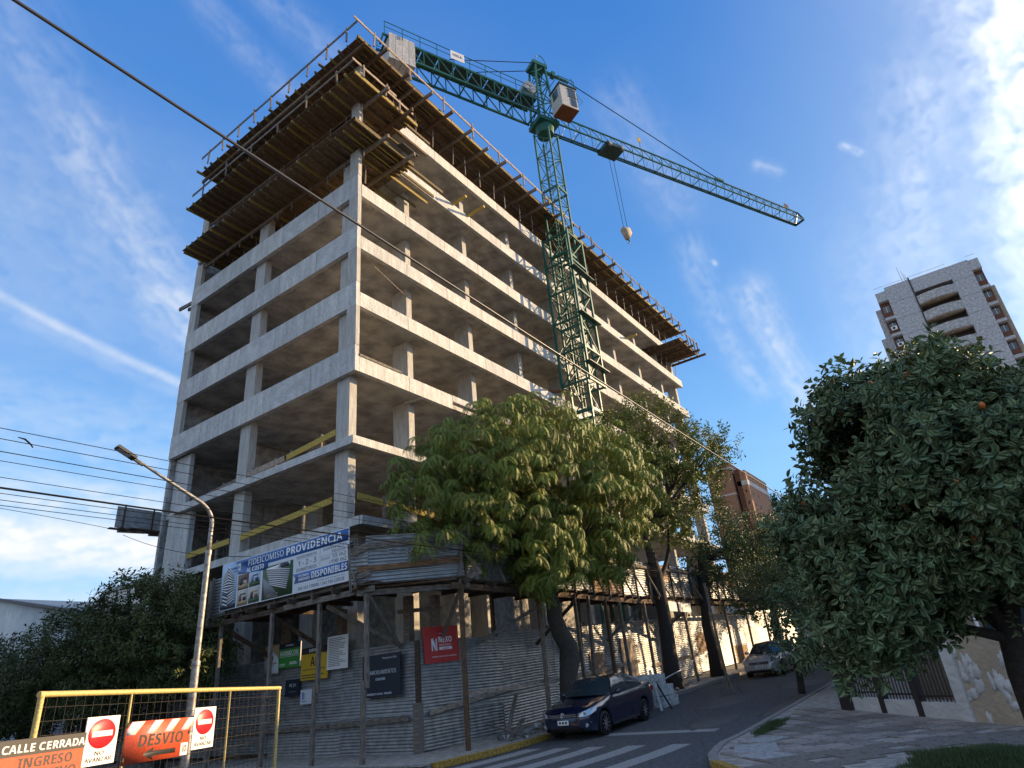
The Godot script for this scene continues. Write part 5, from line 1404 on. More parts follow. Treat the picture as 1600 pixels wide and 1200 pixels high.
	# wheels
	for ax in axles:
		for s in [-1.0, 1.0]:
			var c := Vector3(ax, 0.315, s * 0.775)
			var wh := Node3D.new(); wh.name = "wheel"
			put(wh, car, Transform3D(Basis(), c))
			var tp := PackedVector3Array(); var tr := PackedFloat32Array()
			for q in [[-0.1, 0.24], [-0.1, 0.295], [-0.085, 0.312], [0.085, 0.312], [0.1, 0.297], [0.1, 0.235], [0.06, 0.215]]:
				tp.append(c + Vector3(0, 0, s * q[0])); tr.append(q[1])
			part(wh, "tyre", sweep(tp, tr, 28), M["tyre"])
			tube(wh, "brake_disc", c + Vector3(0, 0, s * 0.02), c + Vector3(0, 0, s * 0.064), 0.21, 0.21, M["charcoal"], 24)
			for k in 10:
				var t := TAU * k / 10.0
				bar(wh, "rim_spoke", c + Vector3(cos(t) * 0.03, sin(t) * 0.03, s * 0.085), c + Vector3(cos(t) * 0.205, sin(t) * 0.205, s * 0.092), 0.03, 0.03, M["rim"], Vector3(0, 0, 1))
			var rp := PackedVector3Array(); var rr := PackedFloat32Array()
			for k in 25: 
				rp.append(c + Vector3(cos(TAU * k / 24) * 0.212, sin(TAU * k / 24) * 0.212, s * 0.088)); rr.append(0.012)
			part(wh, "rim_ring", sweep(rp, rr, 6), M["rim"])
			tube(wh, "hub", c + Vector3(0, 0, s * 0.08), c + Vector3(0, 0, s * 0.105), 0.04, 0.035, M["rim"], 12)
	# front: grille, emblem, plate, lamps
	box(car, "grille", Vector3(0.012, 0.635, 0), Vector3(0.06, 0.10, 0.92), M["black"])
	box(car, "grille_bar", Vector3(-0.012, 0.66, 0), Vector3(0.03, 0.014, 0.9), M["chrome"])
	box(car, "grille_bar", Vector3(-0.012, 0.615, 0), Vector3(0.03, 0.014, 0.9), M["chrome"])
	box(car, "lower_intake", Vector3(0.055, 0.36, 0), Vector3(0.06, 0.13, 0.98), M["black"])
	box(car, "number_plate", Vector3(-0.028, 0.47, 0), Vector3(0.025, 0.12, 0.36), M["sign_white"])
	for k in 3: box(car, "plate_mark", Vector3(-0.042, 0.47, -0.1 + k * 0.1), Vector3(0.006, 0.055, 0.06), M["black"])
	var ep := PackedVector3Array(); var er := PackedFloat32Array()
	for k in 21: 
		ep.append(Vector3(-0.03, 0.655 + sin(TAU * k / 20) * 0.062, cos(TAU * k / 20) * 0.062)); er.append(0.008)
	part(car, "emblem_ring", sweep(ep, er, 6), M["chrome"])
	for q in [[-0.042, 0.695, -0.012, 0.615], [-0.012, 0.615, 0.0, 0.65], [0.0, 0.65, 0.012, 0.615], [0.012, 0.615, 0.042, 0.695], [-0.02, 0.71, 0.0, 0.665], [0.02, 0.71, 0.0, 0.665]]:
		bar(car, "emblem_stroke", Vector3(-0.03, q[1], q[0]), Vector3(-0.03, q[3], q[2]), 0.01, 0.01, M["chrome"])
	for s in [-1.0, 1.0]:
		var hl := st_new(); hl.set_smooth_group(0)
		var g0 := [[0.05, 0.60, 0.50], [0.10, 0.595, 0.68], [0.22, 0.63, 0.80], [0.42, 0.70, 0.865]]
		var g1 := [[0.045, 0.675, 0.50], [0.13, 0.715, 0.66], [0.27, 0.765, 0.775], [0.55, 0.80, 0.845]]
		for i in 3:
			var a := Vector3(g0[i][0] - 0.035, g0[i][1], s * (g0[i][2] + 0.025)); var b := Vector3(g0[i + 1][0] - 0.03, g0[i + 1][1], s * (g0[i + 1][2] + 0.03))
			var d := Vector3(g1[i + 1][0] - 0.03, g1[i + 1][1] + 0.015, s * (g1[i + 1][2] + 0.03)); var e := Vector3(g1[i][0] - 0.035, g1[i][1] + 0.015, s * (g1[i][2] + 0.025))
			if s > 0: quad(hl, a, e, d, b)
			else: quad(hl, a, b, d, e)
		hl.index(); hl.generate_normals()
		var lampn := part(car, "headlight", hl.commit(), M["lamp_glass"])
		tube(lampn, "reflector", Vector3(0.10, 0.665, s * 0.69), Vector3(0.05, 0.665, s * 0.69), 0.035, 0.045, M["chrome"], 12)
		tube(car, "fog_lamp", Vector3(0.15, 0.37, s * 0.68), Vector3(0.085, 0.37, s * 0.685), 0.05, 0.05, M["lamp_glass"], 12)
		bar(car, "chrome_strip", Vector3(0.10, 0.43, s * 0.6), Vector3(0.22, 0.43, s * 0.79), 0.02, 0.02, M["chrome"])
		# mirror, handles, tail lamp, sill line
		part(car, "mirror", sweep(PackedVector3Array([Vector3(1.66, 1.02, s * 0.86), Vector3(1.66, 1.04, s * 0.93), Vector3(1.68, 1.05, s * 1.0), Vector3(1.69, 1.05, s * 1.05)]), PackedFloat32Array([0.03, 0.065, 0.075, 0.05]), 10), pm)
		bar(car, "mirror_stem", Vector3(1.68, 1.0, s * 0.78), Vector3(1.67, 1.02, s * 0.88), 0.05, 0.03, pm)
		for hx in [2.42, 3.34]: bar(car, "door_handle", Vector3(hx, 0.87, s * 0.90), Vector3(hx + 0.2, 0.875, s * 0.90), 0.025, 0.025, pm)
		for dx in [1.52, 2.62]: bar(car, "door_seam", Vector3(dx, 0.3, s * 0.885), Vector3(dx + 0.04, 0.94, s * 0.872), 0.012, 0.008, M["black"], Vector3.RIGHT)
		box(car, "tail_light", Vector3(4.42, 0.85, s * 0.735), Vector3(0.2, 0.14, 0.16), M["tail_red"])
		bar(car, "sill_strip", Vector3(1.35, 0.235, s * 0.878), Vector3(3.05, 0.24, s * 0.878), 0.02, 0.03, M["charcoal"])
	F = Transform3D()

# ---------------------------------------------------------------- trees
# drooping feather leaf made of narrow leaflets either side of a curved rib
func frond_rosette(seed_: int, fronds: int, reach: float, droop: float) -> ArrayMesh:
	var st := st_new()
	var r := RandomNumberGenerator.new(); r.seed = seed_
	for f in fronds:
		var a := TAU * (f + r.randf_range(-0.3, 0.3)) / fronds
		var d := Vector3(cos(a), 0, sin(a)); var sd := Vector3(-d.z, 0, d.x)
		var len_ := reach * r.randf_range(0.75, 1.15)
		var up := r.randf_range(0.15, 0.55)
		var shade := r.randf_range(0.8, 1.2)
		st.set_color(Color(shade, shade, shade * 0.9))
		var pos := func(t: float) -> Vector3: return d * (len_ * (t - 0.25 * t * t * droop)) + Vector3(0, len_ * (up * t - droop * t * t), 0)
		var n := 8
		for i in n:
			var t := (i + 0.8) / (n + 0.3)
			var p: Vector3 = pos.call(t); var q: Vector3 = pos.call(minf(t + 0.13, 1.05))
			var fwd := (q - p)
			var w := len_ * 0.30 * sin(PI * (0.18 + 0.74 * t))
			for s in [-1.0, 1.0]:
				var tip: Vector3 = p + sd * s * w + fwd * 0.8 + Vector3(0, -w * 0.55, 0)
				var mid: Vector3 = p + (tip - p) * 0.5
				st.add_vertex(p); st.add_vertex(mid + fwd * 0.42); st.add_vertex(tip)
				st.add_vertex(p); st.add_vertex(tip); st.add_vertex(mid - fwd * 0.25)
	st.generate_normals()
	return st.commit()

# short twig with folded oval leaves
func leafy_twig(seed_: int, leaves: int, leaf: float, width: float, length: float) -> ArrayMesh:
	var st := st_new()
	var r := RandomNumberGenerator.new(); r.seed = seed_
	for i in leaves:
		var t := (i + 0.6) / leaves
		var p := Vector3(r.randf_range(-0.02, 0.02), length * t, r.randf_range(-0.02, 0.02))
		var a := i * 2.4 + r.randf_range(-0.4, 0.4)
		var e := r.randf_range(-0.35, 0.75) if t < 0.8 else r.randf_range(0.3, 1.1)
		var d := Vector3(cos(a) * cos(e), sin(e), sin(a) * cos(e))
		var sd := d.cross(Vector3.UP).normalized().rotated(d, r.randf_range(-0.6, 0.6))
		var nn := sd.cross(d)
		var l := leaf * r.randf_range(0.7, 1.2); var w := l * width * 0.5
		var shade := r.randf_range(0.75, 1.25)
		st.set_color(Color(shade * r.randf_range(0.9, 1.15), shade, shade * 0.85))
		p += d * leaf * 0.15
		var m := p + d * l * 0.45 - nn * l * 0.06; var tip := p + d * l - nn * l * 0.22
		var m2 := p + d * l * 0.75 - nn * l * 0.12
		for s in [-1.0, 1.0]:
			var o: Vector3 = p + d * l * 0.26 + sd * s * w * 0.86 + nn * w * 0.16
			var o2: Vector3 = p + d * l * 0.62 + sd * s * w * 0.94 + nn * (w * 0.16 - l * 0.07)
			for v in [p, m, o, m, o2, o, m, m2, o2, m2, tip, o2]: st.add_vertex(v)
	st.generate_normals()
	return st.commit()

func limb(o: Node3D, called: String, a: Vector3, b: Vector3, bend: Vector3, r0: float, r1: float, m: Material, n := 7) -> MeshInstance3D:
	var pts := PackedVector3Array(); var rr := PackedFloat32Array()
	for i in 8:
		var t := i / 7.0
		pts.append(a.lerp(b, t) + bend * sin(PI * t)); rr.append(lerpf(r0, r1, t))
	return part(o, called, sweep(pts, rr, n), m)

# crown: clumps gathered on the shells of several ellipsoids, thinned by noise so that sky shows through
func crown(o: Node3D, meshes: Array, m: Material, blobs: Array, seed_: int, outward: float, s0: float, s1: float, gap: float, tint := Color.WHITE) -> void:
	var r := RandomNumberGenerator.new(); r.seed = seed_
	var nz := FastNoiseLite.new(); nz.seed = seed_; nz.frequency = 0.55; nz.fractal_octaves = 2
	var xs := []; for k in meshes.size(): xs.append([])
	for b in blobs:
		var c: Vector3 = b[0]; var rad: Vector3 = b[1]
		for i in b[2]:
			var d := Vector3(r.randfn(), r.randfn(), r.randfn()).normalized()
			var rr := 1.0 - 0.75 * pow(r.randf(), 2.6)
			var p := c + d * rad * rr
			p += Vector3(nz.get_noise_3d(p.x * 2.0, p.y * 2.0, p.z * 2.0), nz.get_noise_3d(p.y * 2.0, p.z * 2.0, p.x * 2.0), nz.get_noise_3d(p.z * 2.0, p.x * 2.0, p.y * 2.0)) * rad.y * 0.22
			if nz.get_noise_3d(p.x, p.y, p.z) < gap: continue
			var deep := false
			for q in blobs:
				if q == b: continue
				if ((p - q[0]) / q[1]).length() < 0.62: deep = true
			if deep and r.randf() < 0.8: continue
			var up := (Vector3.UP * (1.0 - outward) + (d + Vector3(r.randf_range(-0.5, 0.5), r.randf_range(-0.5, 0.5), r.randf_range(-0.5, 0.5))) * outward).normalized()
			var bs := Basis(up.cross(Vector3(0.3, 0.1, 0.9)).normalized(), up, Vector3.ZERO)
			bs.z = bs.x.cross(bs.y)
			bs = bs.rotated(up, r.randf() * TAU).scaled(Vector3.ONE * r.randf_range(s0, s1))
			xs[r.randi() % meshes.size()].append([Transform3D(bs, p), r.randf_range(0.72, 1.28), r.randf_range(0.0, 1.0)])
	for k in meshes.size():
		if xs[k].is_empty(): continue
		var mm := MultiMesh.new()
		mm.transform_format = MultiMesh.TRANSFORM_3D
		mm.use_colors = true
		mm.mesh = meshes[k]
		mm.instance_count = xs[k].size()
		for i in xs[k].size():
			mm.set_instance_transform(i, xs[k][i][0])
			var v: float = xs[k][i][1]
			mm.set_instance_color(i, Color(v * (1.0 + 0.35 * xs[k][i][2] * xs[k][i][2]), v * (1.0 + 0.12 * xs[k][i][2]), v * 0.95) * tint)
		var mi := MultiMeshInstance3D.new()
		mi.name = "crown"
		mi.multimesh = mm
		mi.material_override = m
		put(mi, o, Transform3D())
		mi.set_meta("kind", "stuff")

func branches(o: Node3D, from: Vector3, blobs: Array, r0: float, m: Material, seed_: int, per: int) -> void:
	var r := RandomNumberGenerator.new(); r.seed = seed_
	for b in blobs:
		var c: Vector3 = b[0]; var rad: Vector3 = b[1]
		var mid := from.lerp(c, 0.75)
		limb(o, "limb", from, mid, Vector3(r.randf_range(-0.2, 0.2), r.randf_range(-0.1, 0.3), r.randf_range(-0.2, 0.2)), r0, r0 * 0.5, m)
		for i in per:
			var d := Vector3(r.randfn(), r.randf_range(-0.3, 1.0), r.randfn()).normalized()
			limb(o, "limb", from.lerp(mid, r.randf_range(0.55, 1.0)), c + d * rad * 0.8, Vector3(0, r.randf_range(0.0, 0.3), 0), r0 * 0.42, r0 * 0.09, m, 5)

func make_trees() -> void:
	var ros := [frond_rosette(1, 8, 0.50, 0.95), frond_rosette(2, 7, 0.46, 1.15), frond_rosette(3, 9, 0.42, 0.8)]
	var airy := [leafy_twig(11, 16, 0.15, 0.42, 0.5), leafy_twig(12, 14, 0.13, 0.45, 0.42)]
	var citrus := [leafy_twig(21, 11, 0.105, 0.52, 0.26), leafy_twig(22, 9, 0.115, 0.5, 0.2), leafy_twig(23, 13, 0.095, 0.55, 0.3)]
	var dark := [leafy_twig(31, 13, 0.15, 0.36, 0.36), leafy_twig(32, 11, 0.17, 0.34, 0.3)]
	var bk: Material = M["bark"]; var bd: Material = M["bark_dark"]

	# big drooping tree in front of the sunny hoarding
	var at := Vector3(20.6, g(20.6), -12.75)
	var t := thing("street_tree", "large tree with drooping feathery leaves and crooked trunk behind the blue car", "tree", at, "trees in the pavement of the site")
	part(t, "trunk", sweep(PackedVector3Array([at, at + Vector3(0.02, 0.5, 0), at + Vector3(0.1, 1.3, 0), at + Vector3(0.35, 1.9, 0.02), at + Vector3(0.3, 2.35, 0.05), at + Vector3(-0.1, 2.75, 0.05), at + Vector3(-0.32, 3.3, 0.0), at + Vector3(-0.35, 3.9, 0.0), at + Vector3(-0.5, 4.8, 0.05)]), PackedFloat32Array([0.42, 0.33, 0.29, 0.37, 0.33, 0.31, 0.27, 0.24, 0.2]), 14), bk)
	var bl := [[Vector3(18.7, 8.4, -12.6), Vector3(3.8, 2.9, 3.2), 1300], [Vector3(16.0, 7.3, -13.4), Vector3(2.3, 2.2, 2.2), 480], [Vector3(21.4, 8.1, -11.1), Vector3(2.6, 2.7, 2.4), 640], [Vector3(18.3, 5.7, -11.9), Vector3(1.7, 1.5, 1.5), 230], [Vector3(20.8, 6.1, -11.0), Vector3(1.8, 1.6, 1.5), 240], [Vector3(18.6, 5.1, -11.4), Vector3(1.1, 1.1, 1.0), 110]]
	branches(t, at + Vector3(-0.5, 4.7, 0.05), bl, 0.15, bk, 3, 9)
	crown(t, ros, M["leaf_main"], bl, 41, 0.35, 0.75, 1.1, -0.24)

	# two slim trees farther up the same pavement
	at = Vector3(29.6, g(29.6), -12.75)
	t = thing("street_tree", "slim tree with dark straight trunk and airy yellow-green crown past the drooping tree", "tree", at, "trees in the pavement of the site")
	part(t, "trunk", sweep(PackedVector3Array([at, at + Vector3(0.05, 1.0, 0), at + Vector3(0.2, 3.0, 0.05), at + Vector3(0.2, 5.0, 0.05), at + Vector3(-0.1, 6.4, 0.0), at + Vector3(-0.3, 7.6, 0.1)]), PackedFloat32Array([0.46, 0.36, 0.31, 0.27, 0.2, 0.14]), 12), bd)
	limb(t, "limb", at + Vector3(0.2, 4.6, 0.05), at + Vector3(1.4, 7.2, 0.6), Vector3(0.3, 0, 0.1), 0.13, 0.07, bd)
	bl = [[Vector3(30.2, 12.0, -12.5), Vector3(2.3, 2.8, 2.2), 1500], [Vector3(32.3, 11.3, -10.9), Vector3(2.0, 2.3, 1.8), 950], [Vector3(28.9, 11.5, -13.3), Vector3(1.3, 1.8, 1.3), 420], [Vector3(31.0, 8.8, -12.0), Vector3(2.1, 1.7, 1.8), 640], [Vector3(33.6, 12.3, -9.4), Vector3(1.0, 0.8, 0.9), 150]]
	branches(t, at + Vector3(-0.2, 7.0, 0.05), bl, 0.11, bd, 5, 10)
	crown(t, airy, M["leaf_airy"], bl, 43, 0.6, 0.9, 1.4, -0.06)

	at = Vector3(35.3, g(35.3), -12.7)
	t = thing("street_tree", "slim dark-trunked tree third along the pavement of the site", "tree", at, "trees in the pavement of the site")
	part(t, "trunk", sweep(PackedVector3Array([at, at + Vector3(0.05, 1.2, 0), at + Vector3(-0.1, 2.5, 0.0), at + Vector3(0.3, 4.5, 0.1), at + Vector3(0.9, 6.4, 0.1)]), PackedFloat32Array([0.4, 0.31, 0.27, 0.22, 0.15]), 12), bd)
	bl = [[Vector3(38.4, 7.6, -11.4), Vector3(3.3, 1.9, 2.5), 640], [Vector3(41.5, 7.7, -9.6), Vector3(2.6, 1.7, 2.0), 420], [Vector3(36.6, 6.8, -12.0), Vector3(2.0, 1.5, 1.6), 240]]
	branches(t, at + Vector3(0.8, 6.0, 0.1), bl, 0.11, bd, 7, 8)
	crown(t, airy, M["leaf_far"], bl, 45, 0.6, 1.0, 1.5, -0.16)

	at = Vector3(48.0, g(48.0), -12.6)
	t = thing("street_tree", "bushy green tree farthest along the pavement of the site", "tree", at, "trees in the pavement of the site")
	part(t, "trunk", sweep(PackedVector3Array([at, at + Vector3(0.1, 2.0, 0), at + Vector3(0.5, 5.0, 0.3)]), PackedFloat32Array([0.4, 0.3, 0.2]), 10), bd)
	bl = [[Vector3(50.0, 7.9, -11.5), Vector3(4.0, 2.4, 3.0), 900], [Vector3(55.0, 9.6, -8.8), Vector3(3.0, 2.2, 2.0), 620], [Vector3(47.5, 6.6, -11.5), Vector3(2.6, 1.8, 2.2), 330]]
	branches(t, at + Vector3(0.4, 4.8, 0.2), bl, 0.13, bd, 9, 6)
	crown(t, airy, M["leaf_far"], bl, 47, 0.6, 1.2, 1.8, -0.2)

	at = Vector3(82.0, g(82.0), -19.5)
	t = thing("background_tree", "dark bluish conifer-like tree against the sky beyond the street", "tree", at)
	part(t, "trunk", sweep(PackedVector3Array([at, at + Vector3(0, 6.0, 0), at + Vector3(0, 12.0, 0)]), PackedFloat32Array([0.4, 0.3, 0.1]), 8), bd)
	bl = [[Vector3(82.0, 15.6, -18.3), Vector3(3.3, 3.8, 3.0), 800], [Vector3(87.0, 15.2, -14.5), Vector3(3.7, 3.4, 3.2), 720], [Vector3(80.0, 10.6, -17.5), Vector3(3.6, 3.2, 3.6), 520]]
	crown(t, dark, M["leaf_dark"], bl, 49, 0.7, 2.0, 2.9, -0.2)

	# trees on the right-hand pavement of the climbing street
	at = Vector3(33.6, g(33.6), -5.1)
	t = thing("kerb_tree", "bushy tree reaching over the street in front of the silver car", "tree", at, "trees in the near pavement")
	part(t, "trunk", sweep(PackedVector3Array([at, at + Vector3(0.0, 1.4, -0.1), at + Vector3(-0.2, 3.0, -0.5)]), PackedFloat32Array([0.26, 0.2, 0.15]), 10), bk)
	bl = [[Vector3(32.4, 4.7, -8.2), Vector3(2.0, 1.35, 1.7), 420], [Vector3(34.5, 5.6, -6.2), Vector3(2.4, 1.9, 2.0), 520], [Vector3(31.3, 3.9, -9.4), Vector3(1.1, 0.7, 0.9), 110], [Vector3(33.0, 7.2, -5.0), Vector3(2.2, 1.6, 2.0), 360]]
	branches(t, at + Vector3(-0.2, 2.8, -0.5), bl, 0.1, bk, 11, 8)
	crown(t, airy, M["leaf_far"], bl, 51, 0.6, 0.75, 1.1, -0.14)
	at = Vector3(24.3, g(24.3), -6.1)
	t = thing("kerb_tree", "small young tree with thin dark trunk at the near kerb", "tree", at, "trees in the near pavement")
	limb(t, "trunk", at, at + Vector3(-0.15, 1.2, 0.1), Vector3(0.03, 0, 0.02), 0.09, 0.06, bd, 8)
	limb(t, "trunk", at + Vector3(-0.12, 0, 0.12), at + Vector3(-0.25, 1.2, 0.2), Vector3(0.03, 0, 0.02), 0.06, 0.04, bd, 8)
	bl = [[at + Vector3(-0.1, 1.6, 0.35), Vector3(0.75, 0.75, 0.8), 150], [at + Vector3(0.2, 2.5, 0.7), Vector3(0.9, 1.0, 0.9), 200]]
	crown(t, citrus, M["leaf_orange"], bl, 53, 0.7, 1.2, 1.7, -0.3)
	for q in [[41.0, 0], [50.0, 1]]:  # unseen pair, placed for the dappled sun on the far hoarding
		at = Vector3(q[0], g(q[0]), -4.6)
		t = thing("kerb_tree", ["unseen rounded tree behind the orange tree, placed to dapple the hoarding", "unseen rounded tree farther up behind the orange tree, placed to dapple the hoarding"][q[1]], "tree", at, "trees in the near pavement")
		limb(t, "trunk", at, at + Vector3(0, 3.0, 0), Vector3(0.1, 0, 0), 0.24, 0.16, bk, 10)
		bl = [[at + Vector3(0, 5.0, 0.4), Vector3(2.3, 1.9, 2.0), 520]]
		branches(t, at + Vector3(0, 2.9, 0), bl, 0.1, bk, 13, 6)
		crown(t, airy, M["leaf_far"], bl, 55, 0.6, 1.0, 1.4, -0.1)

	# orange tree close to the camera on the right
	at = Vector3(8.45, g(8.45), -0.02)
	t = thing("orange_tree", "dense dark green orange tree bearing oranges close on the right", "tree", at)
	part(t, "trunk", sweep(PackedVector3Array([at, at + Vector3(0.0, 0.6, 0), at + Vector3(0.03, 1.2, 0.0), at + Vector3(0, 1.7, 0.05)]), PackedFloat32Array([0.17, 0.13, 0.12, 0.11]), 10), bd)
	bl = [[Vector3(8.4, 2.95, 0.2), Vector3(1.45, 1.12, 1.4), 4600], [Vector3(8.1, 2.5, -0.95), Vector3(0.9, 1.05, 0.72), 1700], [Vector3(8.4, 2.75, 1.35), Vector3(1.2, 1.1, 1.0), 1600], [Vector3(8.1, 3.85, -0.05), Vector3(0.95, 0.5, 0.85), 1300], [Vector3(8.1, 3.72, -0.6), Vector3(0.7, 0.62, 0.55), 560], [Vector3(7.65, 1.85, -1.2), Vector3(0.45, 0.55, 0.42), 240], [Vector3(7.5, 2.75, 0.8), Vector3(0.7, 0.7, 0.65), 420]]
	branches(t, at + Vector3(0, 1.5, 0.05), bl, 0.06, bd, 15, 7)
	crown(t, citrus, M["leaf_orange"], bl, 57, 0.75, 0.68, 1.12, -0.40)
	var r := RandomNumberGenerator.new(); r.seed = 8
	var fruit := SphereMesh.new(); fruit.radius = 0.042; fruit.height = 0.082; fruit.radial_segments = 14; fruit.rings = 8
	for i in 34:
		var b: Array = bl[[0, 0, 1, 3, 4, 0, 2][i % 7]]
		var d := Vector3(-absf(r.randfn()) - 0.25, r.randfn() * 0.8, r.randfn()).normalized()
		part(t, "orange", fruit, M["orange_fruit"], Transform3D(Basis(), b[0] + d * b[1] * r.randf_range(0.9, 1.03)))

	# trees out of view across the left-hand street, placed to darken the hoarding
	for q in [[Vector3(0.2, 0, -17.0), "unseen leafy tree across the left-hand street, nearest the barrier, darkening the hoarding"], [Vector3(0.0, 0, -24.5), "unseen leafy tree across the left-hand street, second from the barrier, darkening the hoarding"], [Vector3(0.1, 0, -32.0), "unseen leafy tree across the left-hand street, third from the barrier, darkening the hoarding"]]:
		at = q[0]
		t = thing("street_tree", q[1], "tree", at, "unseen trees darkening the left-hand hoarding")
		limb(t, "trunk", at, at + Vector3(-0.2, 2.6, 0), Vector3(0.08, 0, 0.05), 0.22, 0.15, bd, 9)
		bl = [[at + Vector3(-0.8, 4.6, 0), Vector3(2.1, 2.0, 3.0), 900], [at + Vector3(-0.6, 3.2, 1.6), Vector3(1.6, 1.1, 1.6), 300]]
		branches(t, at + Vector3(-0.2, 2.5, 0), bl, 0.09, bd, 17, 5)
		crown(t, dark, M["leaf_dark"], bl, 91 + int(at.z), 0.65, 1.3, 1.9, -0.3)
	# dark trees on the left-hand street
	for q in [[Vector3(13.3, 0, -25.2), [[Vector3(12.7, 4.4, -25.4), Vector3(2.1, 2.0, 2.5), 1500], [Vector3(12.9, 3.6, -23.2), Vector3(1.3, 1.7, 1.3), 560], [Vector3(12.0, 5.3, -25.6), Vector3(1.4, 1.1, 1.5), 520], [Vector3(12.6, 2.6, -27.0), Vector3(1.7, 1.3, 1.6), 500]], "dark broad-leaved tree behind the street lamp, nearest of the left row"],
			[Vector3(13.3, 0, -31.0), [[Vector3(12.6, 3.9, -30.6), Vector3(2.2, 2.0, 2.6), 1400], [Vector3(12.4, 2.9, -32.5), Vector3(2.0, 1.5, 2.0), 600]], "dark broad-leaved tree second in the left row"],
			[Vector3(13.3, 0, -37.0), [[Vector3(12.4, 3.4, -36.8), Vector3(2.4, 2.0, 2.8), 1400], [Vector3(11.4, 2.7, -34.6), Vector3(1.4, 1.2, 1.4), 380]], "dark broad-leaved tree third in the left row"],
			[Vector3(13.3, 0, -44.0), [[Vector3(12.2, 3.4, -43.6), Vector3(2.6, 2.1, 3.2), 1400]], "dark broad-leaved tree at the left edge of the picture"]]:
		at = q[0]
		t = thing("street_tree", q[2], "tree", at, "dark trees along the left-hand street")
		limb(t, "trunk", at, at + Vector3(-0.2, 2.2, 0), Vector3(0.08, 0, 0.05), 0.2, 0.14, bd, 9)
		branches(t, at + Vector3(-0.2, 2.1, 0), q[1], 0.09, bd, 17, 7)
		crown(t, dark, M["leaf_dark"], q[1], 59 + int(at.z), 0.65, 0.9, 1.35, -0.26)

